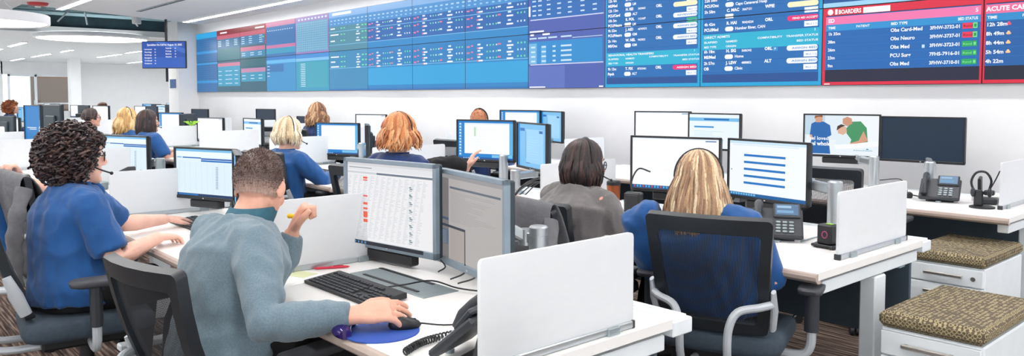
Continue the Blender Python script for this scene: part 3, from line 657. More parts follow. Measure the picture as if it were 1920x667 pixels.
    for k in range(5):
        a = k * 2 * math.pi / 5 + .3; ca, sa = math.cos(a), math.sin(a)
        lg = MB().tube([(.02 * ca, .02 * sa, .115), (.16 * ca, .16 * sa, .11), (.30 * ca, .30 * sa, .085)], [.034, .028, .018], 8).build('base_leg', 'black_plastic', t)
        cs = MB(); 
        for e in (-.016, .016): cs.tube([(.30 * ca - sa * (e - .009), .30 * sa + ca * (e - .009), .029), (.30 * ca - sa * (e + .009), .30 * sa + ca * (e + .009), .029)], .029, 12)
        cs.tube([(.30 * ca, .30 * sa, .03), (.30 * ca, .30 * sa, .085)], .008, 6)
        cs.build('caster', 'black_plastic', lg)
    return t
_chair = make_chair(); _chair_used = [False]
def chair(label, x, y, heading, sc=(1, 1, 1), group='black mesh office chairs'):
    # heading in degrees, turned left from facing the video wall
    if not _chair_used[0]:
        _chair_used[0] = True; c = _chair; c['label'] = label; c['group'] = group; c.location = (x, y, 0); c.rotation_euler = (0, 0, R(heading)); c.scale = sc; return c
    c = dup(_chair, label, (x, y, 0), R(heading), group); c.scale = sc; return c

# ------------------------------------------------------------------ displays
def content(kind, s, w_, h_, seed=0):
    rr = random.Random(seed); x0, x1, z0, z1 = -w_ / 2, w_ / 2, -h_ / 2, h_ / 2
    X = lambda a: x0 + a * w_
    Z = lambda a: z1 - a * h_
    def r(a, b, c, d, col): s.rect(X(a), Z(d), X(c), Z(b), col)
    W_ = rgb(250, 252, 254)
    if kind == 'sheet':
        r(0, 0, 1, 1, rgb(238, 238, 240)); r(0, 0, 1, .035, rgb(214, 214, 218)); r(0, .035, 1, .10, rgb(226, 228, 232)); r(.02, .06, .3, .068, rgb(120, 120, 130)); r(.36, .115, 1, .14, rgb(108, 120, 134)); r(.0, .115, .36, .14, rgb(206, 210, 216))
        for k in range(46): r(.02, .16 + k * .0165, .98, .161 + k * .0165, rgb(222, 222, 228))
        for k in range(46):
            for q in range(14): r(.03 + q * .067, .164 + k * .0165, .03 + q * .067 + rr.uniform(.015, .055), .168 + k * .0165, rgb(188, 192, 202))
        for k, (a, b, c) in enumerate(((.15, .175, 1), (.185, .2, 0), (.38, .4, 0), (.47, .5, 1), (.535, .56, 1), (.585, .66, 1), (.68, .72, 1))): r(.325, a, .375, b, rgb(236, 92, 60) if c else rgb(232, 84, 92))
        for k in range(8):
            zc = .22 + k * .09; r(.85, zc, .872, zc + .012, rgb(70, 120, 110)); r(.855, zc + .018, .885, zc + .03, rgb(90, 120, 140)); r(.85, zc + .04, .88, zc + .048, rgb(150, 170, 180))
        r(0, .955, 1, 1, rgb(28, 34, 44))
        for k in range(9): r(.02 + k * .04, .965, .04 + k * .04, .99, rgb(90, 140, 190))
    elif kind == 'greyapp':
        r(0, 0, 1, 1, rgb(176, 172, 170)); r(0, 0, 1, .05, rgb(150, 148, 150)); r(.0, .05, .16, 1, rgb(120, 116, 118)); r(.18, .14, .95, .165, rgb(96, 104, 116)); r(0, .52, .16, .55, rgb(70, 88, 110)); r(.0, .60, .42, .63, rgb(60, 66, 76)); r(.42, .6, .435, 1, rgb(60, 66, 76)); r(.18, .63, .42, 1, rgb(168, 160, 156)); r(0, .66, .16, .84, rgb(92, 104, 120))
        for k in range(20): r(.2, .2 + k * .018, .2 + rr.uniform(.2, .7), .204 + k * .018, rgb(150, 146, 146))
        for k in range(8): r(.02, .68 + k * .02, .13, .685 + k * .02, rgb(140, 150, 164))
        r(.9, .92, 1, 1, rgb(40, 130, 170))
    elif kind == 'table':
        r(0, 0, 1, 1, rgb(226, 242, 252)); r(0, 0, 1, .05, rgb(120, 190, 236)); r(0, .05, 1, .16, rgb(236, 248, 254)); r(.12, .17, .45, .195, rgb(20, 100, 184)); r(.45, .185, .98, .215, rgb(12, 86, 170)); r(.45, .225, .98, .26, rgb(24, 112, 196)); r(.02, .17, .1, .19, rgb(110, 170, 220))
        for k in range(30): r(.03, .29 + k * .0205, .97, .292 + k * .0205, rgb(198, 226, 246))
        for q in range(9): r(.06 + q * .1, .28, .063 + q * .1, .92, rgb(188, 220, 244))
        for k in range(14): r(.71, .36 + k * .034, .755, .37 + k * .034, rgb(130, 150, 176)); r(.72, .375 + k * .034, .75, .38 + k * .034, rgb(150, 160, 170))
        r(0, .945, 1, 1, rgb(10, 52, 96)); r(.05, .955, .4, .985, rgb(40, 120, 190))
    elif kind == 'desktop':
        r(0, 0, 1, 1, rgb(24, 130, 208)); r(.12, .05, .93, .86, W_); r(.12, .05, .93, .09, rgb(226, 238, 250)); r(.62, .88, .98, .97, rgb(120, 196, 236)); r(.93, .05, 1, .88, rgb(96, 182, 232))
        for k in range(11): r(.025, .06 + k * .08, .06, .095 + k * .08, rgb(220, 240, 252)); r(.02, .105 + k * .08, .07, .115 + k * .08, rgb(150, 206, 240))
        for k in range(16): r(.15, .14 + k * .043, .15 + rr.uniform(.3, .7), .144 + k * .043, rgb(226, 236, 244))
        if seed % 2: r(.30, .16, .335, .40, rgb(190, 226, 190))
        r(0, .955, 1, 1, rgb(8, 84, 160))
        for k in range(8): r(.1 + k * .04, .965, .125 + k * .04, .99, rgb(150, 210, 246))
    elif kind == 'bluewin':
        r(0, 0, 1, 1, rgb(120, 190, 236)); r(.0, 0, .07, 1, rgb(30, 130, 208)); r(.3, .12, .9, .9, rgb(156, 210, 244)); r(.08, .1, .25, .17, rgb(30, 110, 190)); r(.76, .14, .88, .2, rgb(24, 104, 184)); r(.28, .17, .31, .8, rgb(90, 170, 226)); r(.3, .9, .45, .915, rgb(30, 100, 180))
        for k in range(10): r(.34, .3 + k * .055, .34 + rr.uniform(.2, .5), .306 + k * .055, rgb(190, 226, 248))
    elif kind == 'white':
        r(0, 0, 1, 1, rgb(252, 253, 254)); r(0, 0, 1, .02, rgb(225, 235, 245)); r(.85, .03, .97, .05, rgb(60, 110, 170))
        for k in range(9): r(.05, .12 + k * .07, .05 + rr.uniform(.25, .6), .124 + k * .07, rgb(238, 243, 248))
        r(0, .935, 1, 1, rgb(16, 88, 150))
        for k in range(14): r(.02 + k * .035, .945, .04 + k * .035, .985, rgb(90, 170, 220) if k % 3 else rgb(190, 90, 80))
    elif kind == 'form':
        r(0, 0, 1, 1, rgb(246, 251, 254)); r(0, 0, 1, .05, rgb(206, 232, 248)); r(.04, .06, .9, .085, rgb(226, 240, 250))
        for k in range(5): r(.2, .235 + k * .125, .74, .275 + k * .125, rgb(24, 118, 196)); r(.2, .285 + k * .125, .6, .29 + k * .125, rgb(214, 228, 240))
        r(0, .94, 1, 1, rgb(16, 96, 160))
        for k in range(10): r(.02 + k * .035, .95, .045 + k * .035, .985, rgb(120, 190, 230))
    elif kind == 'bars':
        r(0, 0, 1, 1, rgb(236, 247, 254)); r(0, .1, 1, .2, rgb(120, 190, 236)); r(.3, .12, .8, .17, rgb(20, 108, 184)); r(.1, .35, .5, .4, rgb(60, 150, 214))
        for k in range(7): r(.1, .5 + k * .05, .1 + rr.uniform(.3, .7), .51 + k * .05, rgb(190, 220, 240))
    elif kind == 'off':
        r(0, 0, 1, 1, rgb(26, 46, 66))
    elif kind == 'portrait':
        r(0, 0, 1, 1, rgb(0, 122, 196)); r(.14, .462, .74, .475, W_); r(.3, .495, .74, .508, W_); r(.9, .44, 1.0, .56, rgb(220, 240, 250)); r(.94, .3, .99, .5, rgb(190, 225, 245)); r(.97, .55, 1, 1, rgb(150, 210, 240))
    elif kind == 'photo':
        r(0, 0, 1, 1, rgb(226, 238, 246)); r(0, 0, .28, .5, rgb(196, 218, 232)); r(.6, 0, 1, .75, rgb(240, 246, 250)); r(0, .62, 1, 1, rgb(236, 244, 250))
        def pl(pts, col): s.poly([(X(a), Z(b)) for a, b in pts], col)
        pl([(.06, .98), (.10, .55), (.07, .5), (.09, .22), (.16, .15), (.26, .16), (.35, .25), (.37, .5), (.33, .55), (.36, .98)], rgb(34, 104, 176)); pl([(.15, .18), (.14, .06), (.18, .01), (.24, .04), (.25, .12), (.22, .18)], rgb(214, 160, 132)); pl([(.13, .08), (.14, .01), (.24, .0), (.25, .05), (.19, .04)], rgb(150, 92, 52)); pl([(.07, .5), (.1, .5), (.12, .62), (.09, .64)], rgb(220, 170, 144))
        pl([(.56, .35), (.64, .15), (.76, .14), (.84, .3), (.86, .68), (.62, .7)], rgb(70, 150, 100)); pl([(.52, .2), (.52, .08), (.58, .03), (.64, .07), (.65, .2), (.58, .27)], rgb(206, 150, 120)); pl([(.80, .38), (.86, .62), (.72, .72), (.6, .78), (.58, .72), (.74, .62)], rgb(214, 160, 132))
        pl([(.42, .55), (.48, .46), (.58, .46), (.64, .6), (.62, .74), (.44, .76)], rgb(226, 240, 246)); pl([(.46, .45), (.45, .32), (.5, .25), (.57, .29), (.58, .42), (.53, .49)], rgb(224, 178, 150)); pl([(.44, .38), (.45, .27), (.5, .22), (.56, .25), (.5, .3)], rgb(70, 48, 40)); pl([(.4, .75), (.7, .7), (.95, .62), (1, .64), (1, .75), (.45, .86)], rgb(248, 250, 252))
        s.text('Feel loved', X(.03), Z(.63), .028, W_, .30 * w_, .015); s.text('Feel whole', X(.03), Z(.77), .03, W_, .33 * w_, .03); s.text('AdventHealth', X(.67), Z(.885), .011, rgb(120, 170, 190), .25 * w_, .01); r(.84, .82, .87, .85, rgb(70, 160, 190))
def monitor(label, x, y, z, yaw, kind, w_=.54, h_=.33, bar=True, frame='black_plastic', bz=.012, seed=0, tilt=0, stand=False, group='desk monitors'):
    t = thing('monitor', label, 'monitor', (x, y, z), R(yaw), group); t.rotation_euler = (R(tilt), 0, R(yaw))
    fr = MB(); th = .022
    for (cx, cz, sx, sz) in ((0, h_ / 2 - bz / 2, w_, bz), (0, -h_ / 2 + bz * .75, w_, bz * 1.5), (-w_ / 2 + bz / 2, 0, bz, h_), (w_ / 2 - bz / 2, 0, bz, h_)): fr.box((cx, -.004, cz), (sx, .024, sz), .002)
    fr.build('bezel', frame, t)
    bk = MB().box((0, .016, 0), (w_ - .004, .026, h_ - .004), .006); bk.box((0, .04, -.01), (w_ * .55, .03, h_ * .6), .01); bk.build('back_shell', 'back_slate', t)
    s = Screen(); content(kind, s, w_ - 2 * bz, h_ - 2.5 * bz, seed); s.build('screen', 'screen_glow', t, (0, -.006, bz * .25))
    MB().sphere((0, -.018, -h_ / 2 + bz * .7), (.006, .002, .004), 10, 6).build('logo', 'silver_plastic', t)
    if stand:
        sb = MB().box((0, .07, -z + DZ + .006), (.22, .16, .012), .004); sb.box((0, .09, (-z + DZ) / 2), (.05, .02, z - DZ), .004); sb.build('stand', 'dark_plastic', t)
    if bar:
        b = MB().box((0, .012, -h_ / 2 - .024), (w_ * .48, .05, .046), .006).build('sound_bar', 'black_plastic', t)
    return t
def monitor_arm(label, px, py, targets, ztop=1.0, mat_='aluminium', zb=DZ):
    # post clamped to the desk; one jointed arm to the back of each display
    t = thing('display_mount', label, 'monitor mount', (px, py, zb), 0, 'monitor mounts')
    MB().box((0, 0, .012), (.10, .09, .024), .006).build('base', mat_, t)
    MB().lathe([(.001, .02), (.036, .02), (.036, ztop - zb - .03), (.033, ztop - zb - .03), (.033, ztop - zb - .026), (.036, ztop - zb - .026), (.036, ztop - zb), (.03, ztop - zb + .006), (.001, ztop - zb + .006)], n=20).build('post', mat_, t)
    for (tx, ty, tz, yaw) in targets:
        n = Vector((-math.sin(R(yaw)), math.cos(R(yaw)), 0)); e = Vector((tx, ty, tz)) + n * .055 - Vector((px, py, zb))
        z1 = ztop - zb - .04
        mid = Vector((e.x * .5, e.y * .5 + .07, z1)); el = e + n * .05
        a = MB()
        def bar(p, q, wd, ht):
            d_ = Vector(q) - Vector(p); L = d_.length
            if L < 1e-4: return
            rot = d_.to_track_quat('X', 'Z').to_matrix(); c = (Vector(p) + Vector(q)) / 2
            a.box(c, (L + .03, wd, ht), .008, rot)
        bar((0, 0, z1), mid, .045, .05); a.lathe([(.001, -.03), (.028, -.03), (.028, .03), (.001, .03)], mid, 14); bar(mid, el, .04, .042)
        a.build('arm', mat_, t)
        MB().box(e + n * .012, (.11, .02, .11), .004, Matrix.Rotation(R(yaw), 3, 'Z')).build('mounting_plate', 'dark_plastic', t)
    return t

# ------------------------------------------------------------------ desk-top things
def keyboard(label, x, y, yaw, w_=.445, d_=.150):
    t = thing('keyboard', label, 'keyboard', (x, y, DZ), R(yaw), 'black keyboards')
    MB().prism([(-d_ / 2, .004), (-d_ / 2, .012), (d_ / 2 - .01, .026), (d_ / 2, .024), (d_ / 2, .006), (-d_ / 2 + .004, .0)], -w_ / 2, w_ / 2, ax='x').build('case', 'black_plastic', t)
    k = MB(); rot = Matrix.Rotation(math.atan2(.014, d_ - .01), 3, 'X')
    def key(cx, cy, wd, dp=.0155): k.box((cx, cy, .020 + (cy) * .098), (wd - .003, dp - .0025, .008), .0018, rot)
    y0 = -d_ / 2 + .016; u = .0188
    for r_ in range(6):
        yy = y0 + r_ * .0187 + (.006 if r_ == 5 else 0); xx = -w_ / 2 + .014
        row = {0: [1.25, 1.25, 1.25, 6.25, 1.25, 1.25, 1.25, 1.25], 1: [2.25] + [1] * 10 + [2.75], 2: [1.75] + [1] * 11 + [2.25], 3: [1.5] + [1] * 12 + [1.5], 4: [1] * 13 + [2], 5: [1, .5] + [1] * 4 + [.4] + [1] * 4 + [.4] + [1] * 4}[r_]
        for q in row:
            if q >= 1: key(xx + q * u / 2, yy, q * u)
            xx += q * u
        for g in range(3):
            if r_ in (4, 3, 5) or (r_ == 0) or (r_ == 1 and g == 1): key(-w_ / 2 + .014 + 15.35 * u + g * u + u / 2, yy, u)
        for g in range(4):
            if r_ < 5: key(-w_ / 2 + .014 + 18.6 * u + g * u + u / 2, yy, u)
    o = k.build('keys', 'dark_plastic', t, 30); o['kind'] = 'stuff'
    return t
def mouse_thing(label, x, y, yaw, z=DZ, s_=1.0):
    t = thing('computer_mouse', label, 'mouse', (x, y, z), R(yaw), 'computer mice')
    MB().rings([[(.031 * k * math.cos(a) * s_, .056 * k * math.sin(a) * s_, zz * s_ + (.006 * math.sin(a) * -1 * (zz > .01))) for a in [2 * math.pi * j / 20 for j in range(20)]] for k, zz in ((.9, .0), (1, .008), (.97, .018), (.85, .027), (.6, .034), (.25, .037))]).build('shell', 'black_plastic', t, 60)
    MB().tube([(-.003, .028, .0195), (.003, .028, .0195)], .007, 10).build('scroll_wheel', 'dark_plastic', t)
    return t
def desk_phone(label, x, y, yaw, pitch=28, screen_c=(60, 90, 120), body='dark_plastic', z=DZ):
    t = thing('desk_phone', label, 'telephone', (x, y, z), R(yaw), 'desk telephones')
    rt = Matrix.Rotation(R(pitch), 3, 'X')
    def P(a, b, c=0): return rt @ Vector((a, b, c)) + Vector((0, 0, .02))
    MB().box(P(0, .10, 0), (.235, .20, .028), .008, rt).build('body', body, t)
    st = MB().prism([(.05, 0), (.19, 0), (.18, .012), (.17, .095), (.15, .095), (.13, .02)], -.08, .08, ax='x').build('stand', body, t)
    sc = MB().box(P(.045, .165, .02), (.125, .085, .02), .005, Matrix.Rotation(R(pitch + 10), 3, 'X')).build('display', body, t)
    s = Screen(); s.rect(-.052, -.032, .052, .032, rgb(*screen_c)); s.rect(-.045, .01, .02, .024, rgb(150, 190, 220)); s.rect(-.045, -.02, .03, -.004, rgb(110, 160, 200))
    o = s.build('screen', 'screen_glow', sc); o.rotation_euler = (R(pitch + 10 - 90), 0, 0); o.location = P(.045, .165, .032)
    kb = MB()
    for i in range(3):
        for j in range(4): kb.box(P(.005 + i * .03, .028 + j * .021, .018), (.022, .014, .008), .003, rt)
    kb.lathe([(.001, 0), (.016, 0), (.016, .01), (.001, .01)], (0, 0, 0), 14)
    o = kb.build('keypad', 'clip_grey', t, 40); o['kind'] = 'stuff'
    h = MB().tube([P(-.085, .01, .035), P(-.085, .05, .06), P(-.085, .10, .066), P(-.085, .15, .06), P(-.085, .19, .035)], [.028, .022, .018, .022, .028], 12, flat=.8)
    hs = h.build('handset', body, t, 60)
    return t
def coil_cord(label, path, rc=.009, turns=26, r=.0028):
    P = bez(path, 60); L = len(P); pts = []
    N = turns * 10
    for i in range(N + 1):
        f = i / N * (L - 1); k = min(int(f), L - 2); c = P[k].lerp(P[k + 1], f - k); T = (P[k + 1] - P[k]).normalized(); a = T.orthogonal().normalized(); a = (Vector((0, 0, 1)) - T * T.z).normalized() if abs(T.z) < .95 else a; b = T.cross(a); q = 2 * math.pi * i / 10
        pts.append(c + a * rc * math.cos(q) + b * rc * math.sin(q))
    o = MB().tube(pts, r, 5).build('coiled_cord', 'black_plastic', None, 60); return tag(o, label, 'cord')
def cable(label, pts, r=.003, m='black_plastic'):
    o = MB().tube(bez(pts, 30), r, 6).build('cable', m, None, 60); return tag(o, label, 'cable', 'desk cables')

# ------------------------------------------------------------------ rows of workstations
ROW1 = [(-2.82, -1.42, 'with the black keyboard and blue mouse pad'), (-4.68, -3.28, 'where the person at lower left types'), (-6.53, -5.13, 'just behind the typing person'), (-8.38, -6.98, 'second behind the typing person'),
        (-10.23, -8.83, 'under the tall blue portrait screen'), (-12.08, -10.68, 'left of the tall blue portrait screen'), (-13.93, -12.53, 'farthest in the front row')]
for x0, x1, q in ROW1: desk('white desk in the front row ' + q, x0, x1, 1.08, .85)
ROW2 = [(-3.33, -1.42, 'shared by two people in blue and grey'), (-5.2, -3.38, 'of the headset wearer in navy'), (-7.05, -5.25, 'of the person in the blue jacket'), (-8.9, -7.1, 'behind the person in the blue jacket'), (-10.75, -8.95, 'of the left person in a blue polo'), (-12.6, -10.8, 'beside the left headset wearer in blue'), (-14.45, -12.65, 'second from its far end'), (-16.3, -14.5, 'at its far end')]
for x0, x1, q in ROW2: desk('white desk in the middle row ' + q, x0, x1, 2.83, 1.06)
ROW3 = [(-3.2, -1.36, 'under the blank dark monitor'), (-5.05, -3.25, 'second from the right'), (-6.9, -5.1, 'of the hidden person by the wall'), (-8.75, -6.95, 'fourth from the right'), (-10.6, -8.8, 'of the far person with headset'), (-12.45, -10.65, 'sixth from the right'), (-14.3, -12.5, 'next to last before the column'), (-16.9, -15.1, 'nearest the column')]
for x0, x1, q in ROW3: desk('white desk along the video wall ' + q, x0, x1, 4.93, .98)

privacy_screen('large frosted privacy screen at the bottom centre beside the desk phone', -1.455, 1.19, 1.775)
privacy_screen('frosted privacy screen behind the hand raising the highlighter', -2.80, 1.24, 1.745, h=.285)
privacy_screen('frosted privacy screen beyond the typing person at lower left', -4.68, 1.18, 1.80, h=.265)
privacy_screen('frosted privacy screen behind the typing person at lower left', -6.52, 1.18, 1.80)
privacy_screen('frosted privacy screen under the tall blue portrait screen', -8.38, 1.18, 1.80)
privacy_screen('frosted privacy screen farther left of the portrait screen', -10.25, 1.18, 1.80)
privacy_screen('farthest frosted privacy screen of the front row', -12.1, 1.18, 1.80)
privacy_screen('frosted privacy screen standing beside the nearer patterned pedestal', -1.485, 3.15, 3.84)
privacy_screen('frosted privacy screen behind the person in brownish grey', -3.345, 3.22, 3.9, h=.275)
privacy_screen('frosted privacy screen right of the headset wearer in navy, half hidden by a monitor', -5.22, 3.2, 3.9)
privacy_screen('frosted privacy screen left of the person in the blue jacket', -7.08, 3.2, 3.9)
for k, (x, q) in enumerate(((-8.93, 'beside the two monitors in the middle'), (-10.78, 'with the green sprig on top'), (-12.63, 'behind the left person in a blue polo'), (-14.48, 'beside the far person with glasses'), (-16.33, 'at the far end of the middle row'))):
    privacy_screen('frosted privacy screen ' + q, x, 3.2, 3.9)
privacy_screen('frosted privacy screen at the right picture edge by the headset stand', -1.50, 5.29, 5.88)
for x, q in ((-5.08, 'left of the two pale monitors'), (-6.93, 'right of the hidden person by the wall'), (-8.78, 'left of the hidden person'), (-10.63, 'beside the far person with headset'), (-12.48, 'left of the far person with headset'), (-14.35, 'before the dark monitors')):
    privacy_screen('frosted privacy screen on the wall row ' + q, x, 5.2, 5.75)

pedestal('white drawer pedestal with patterned seat pad in the lower right corner', -1.28, 3.10, .365)
pedestal('smaller looking white drawer pedestal with patterned pad behind the first', -1.73, 4.52, .39)
pedestal('white drawer pedestal between the highlighter holder and the typing person at lower left', -3.25, 1.12)

# monitors: front row
monitor('grey framed monitor showing a spreadsheet with orange cells', -2.66, 1.71, .976, 8.3, 'sheet', .56, .37, True, 'grey_bezel', .018, 1)
monitor('grey framed monitor angled to the right with a dull grey application', -2.193, 1.757, .955, -12, 'greyapp', .56, .37, False, 'grey_bezel', .018, 2)
monitor_arm('silver monitor arm on a round post behind the grey framed monitors', -2.08, 1.99, [(-2.193, 1.757, .955, -12), (-2.66, 1.71, .976, 8.3)], .93)
monitor('monitor with a blue headed table left of the person with highlighter', -4.47, 1.63, .977, 20.3, 'table', .49, .30, True, seed=3)
monitor('monitor turned edge on beside the one with the blue headed table', -4.01, 1.63, .975, -20, 'bluewin', .49, .30, False, seed=4)
monitor_arm('monitor arm behind the monitor with the blue headed table', -4.22, 1.93, [(-4.47, 1.63, .977, 20.3), (-4.01, 1.63, .975, -20)], .92)
monitor('monitor with a blue headed table right of the typing person at lower left', -6.62, 1.80, .945, 20, 'table', .54, .33, False, seed=5)
monitor_arm('monitor arm with grey plates behind the typing person at lower left', -6.35, 1.97, [(-6.62, 1.80, .945, 20)], .93, 'clip_grey')
monitor('tall portrait monitor filled with plain bright blue', -10.05, 1.77, 1.05, 18.4, 'portrait', .33, .54, False, 'dark_plastic', .010, 6, stand=True)
monitor('portrait monitor turned away, its dark back beside the blue one', -9.5, 1.87, 1.06, 197, 'off', .33, .54, False, stand=True, seed=7)
monitor('small white monitor at the left edge beside the cut off monitor', -13.0, 2.02, .955, 12, 'white', .54, .33, False, stand=True, seed=8)
monitor('monitor cut by the left picture edge', -13.35, 1.72, .99, 18, 'bars', .54, .33, False, stand=True, seed=9)
monitor('dark monitor between the left edge screens', -12.72, 1.9, .985, 200, 'off', .5, .32, False, stand=True, seed=10)
# middle row
monitor('monitor showing a blank white page before the person in the big chair', -2.775, 3.775, 1.014, 15.7, 'white', .56, .335, True, seed=11)
monitor('monitor with five blue bars before the person in the big chair', -2.254, 3.916, 1.004, -10.5, 'form', .56, .345, True, seed=12)
monitor_arm('silver monitor arm right of the monitor with five blue bars', -1.80, 3.78, [(-2.254, 3.916, 1.004, -10.5)], .99)
monitor_arm('monitor arm behind the blank white page monitor', -2.62, 3.93, [(-2.775, 3.775, 1.014, 15.7)], .96)
monitor('monitor with a blue desktop and green stripe above the grey framed one', -4.69, 3.908, 1.07, 17.9, 'desktop', .54, .33, True, seed=13)
monitor('monitor with pale blue window angled beside the green striped one', -4.10, 3.86, 1.055, -19.7, 'bluewin', .54, .345, False, seed=14)
monitor_arm('silver double monitor arm left of the person in brownish grey', -4.02, 3.62, [(-4.10, 3.86, 1.055, -19.7)], .9)
monitor_arm('monitor arm behind the green striped desktop monitor', -4.5, 3.93, [(-4.69, 3.908, 1.07, 17.9)], .96)
monitor('monitor with a blue desktop right of the person in the blue jacket', -6.97, 3.867, .99, 23, 'desktop', .54, .33, True, seed=16)
monitor('narrow looking blue monitor turned away beside the headset wearer in navy', -6.46, 3.9, .985, -30, 'bluewin', .54, .33, False, seed=17)
monitor_arm('monitor arm behind the screens of the person in the blue jacket', -6.6, 3.93, [(-6.97, 3.867, .99, 23), (-6.46, 3.9, .985, -30)], .96)
monitor('white page monitor with the green sprig at its foot', -10.513, 3.92, .968, 16.9, 'white', .54, .33, False, stand=True, seed=18)
monitor('small blue banded monitor right of the green sprig', -9.2, 3.95, .985, 0, 'bars', .54, .33, False, stand=True, seed=19)
monitor('blue and white monitor right of the left person in a blue polo', -12.2, 3.95, 1.01, 20, 'desktop', .54, .33, False, stand=True, seed=20)
monitor('monitor seen edge on right of the left person in a blue polo', -11.8, 4.05, 1.0, -40, 'bluewin', .5, .32, False, stand=True, seed=21)
monitor('pale monitor behind the dark portrait back', -15.9, 3.9, 1.08, 15, 'white', .54, .33, False, stand=True, seed=22)
# wall row
monitor('monitor showing a photo of caring people near the right', -2.757, 5.869, 1.116, 14, 'photo', .56, .335, True, seed=23)
monitor('blank dark monitor at the right end of the wall row', -2.198, 5.946, 1.105, 3.3, 'off', .57, .335, False, seed=24)
monitor_arm('silver monitor arm below the photo of caring people', -2.43, 5.70, [(-2.757, 5.869, 1.0, 14)], .98)
monitor_arm('silver monitor arm below the blank dark monitor', -2.02, 5.62, [(-2.198, 5.946, 1.0, 3.3)], .97)
monitor('white page monitor with a faint green stripe behind the blank white page monitor', -4.48, 5.9, 1.115, 24, 'white', .54, .33, False, seed=25)
monitor('pale monitor with a blue band behind the blank white page monitor', -3.93, 5.92, 1.105, 0, 'bars', .54, .33, False, seed=26)
monitor_arm('monitor arm of the two pale monitors behind the blank white page monitor', -4.2, 5.72, [(-4.48, 5.9, 1.05, 24), (-3.93, 5.92, 1.05, 0)], .98)
monitor('white monitor with blue icons in the pair right of the hidden person', -6.47, 5.9, 1.10, 16, 'desktop', .54, .33, False, seed=28)
monitor('pale blue monitor of the pair right of the hidden person', -5.98, 5.92, 1.09, -19.6, 'bluewin', .54, .34, False, seed=29)
monitor_arm('monitor arm of the pair right of the hidden person', -5.95, 5.72, [(-6.47, 5.9, 1.03, 16), (-5.98, 5.92, 1.03, -19.6)], .98)
monitor('white page monitor left of the headset wearer in navy by the wall', -9.622, 5.88, .998, 21.8, 'white', .54, .33, False, stand=True, seed=31)
monitor('black monitor behind the far person with headset', -11.6, 5.88, .93, 10, 'off', .5, .33, False, stand=True, seed=32)
monitor('dark monitor above the person in the blue jacket', -13.2, 5.9, 1.03, 10, 'off', .56, .33, False, stand=True, seed=34)
monitor('dark monitor near the foot of the column', -16.4, 5.9, .99, 12, 'off', .6, .33, False, stand=True, seed=35)
# far workstations beyond the column
def far_station(i, x, y, q):
    desk('distant white desk ' + q, x - .9, x + .9, y, .7)
    monitor('distant bright monitor on the desk ' + q, x - .3, y + .5, 1.02, 25, ('white', 'bars', 'bluewin')[i % 3], .54, .33, False, stand=True, seed=40 + i)
    monitor('distant dark monitor on the desk ' + q, x + .3, y + .52, 1.02, 195 if i % 2 else 10, 'off', .54, .33, False, stand=True, seed=60 + i)
    privacy_screen('distant frosted screen on the desk ' + q, x - .9, y + .1, y + .7)
FAR = [(-19.6, 5.3, 'just left of the column foot'), (-22.2, 6.6, 'below the blue poster'), (-24.8, 7.0, 'right of the small distant person in grey'), (-22.8, 4.6, 'beside the two empty chairs'), (-27.6, 8.6, 'against the far white wall'), (-30.5, 9.8, 'deepest against the far white wall'), (-24.2, 4.0, 'in front of the white column'), (-28.2, 5.0, 'in front of the glazed entrance'), (-19.4, 2.83, 'at the end of the middle row'), (-22.5, 2.2, 'beside the left edge person'), (-26.0, 2.0, 'far left under the drum lamp')]
for i, (x, y, q) in enumerate(FAR): far_station(i, x, y, q)
MB().box((-30.0, 4.35, .95), (.25, 4.2, .5), .02).build('credenza', 'dark_plastic'); tag([o for o in C.objects if o.name == 'credenza'][0], 'long low dark cabinet in front of the glazed entrance', 'cabinet')
[o for o in C.objects if o.name == 'credenza'][0].location.z = -.7 + .5 - .5

# chairs
chair('black mesh chair of the person with the highlighter', -2.43, 1.02, 10.6, (.88, 1, .94))
chair('black mesh chair with arm pad of the typing person at lower left', -3.72, .83, -6)
chair('large black mesh chair with its back to us, right of centre', -1.776, 2.79, 20, (1, 1, .975))
chair('black chair with a grey jacket hung on it behind the grey framed monitors', -2.47, 2.45, 12, (1, 1, .97))
chair('black chair under the person in brownish grey', -2.80, 2.98, 2, (1, 1, .9))
chair('empty black mesh chair below the photo of caring people', -2.22, 4.78, 4)
chair('black chair at the left edge with a dark jacket hung on it', -5.08, 1.12, 8)
chair('black chair of the headset wearer in navy', -4.2, 2.75, 16)
chair('black chair of the person in the blue jacket', -5.72, 2.82, 14)
chair('black chair of the hidden person by the wall', -5.98, 4.86, 8)
chair('black chair of the far person with headset', -9.25, 4.86, 8)
chair('empty black chair left of the far person with headset', -10.35, 4.9, 30)
chair('black chair of the left person in a blue polo', -9.3, 2.72, 10)
chair('black chair of the left headset wearer in blue', -10.15, 2.7, 8)
chair('black chair of the far person with glasses', -11.85, 2.72, 10)
chair('black chair of the small distant person in grey', -19.0, 4.7, 10)
chair('left one of two empty black chairs by the far white wall', -20.9, 5.0, 30)
chair('right one of two empty black chairs by the far white wall', -20.1, 5.15, 30)
chair('empty black chair near the dark monitors at the column', -15.2, 4.75, 20)
chair('black chair of the distant person at the left edge', -17.4, 2.6, 10)

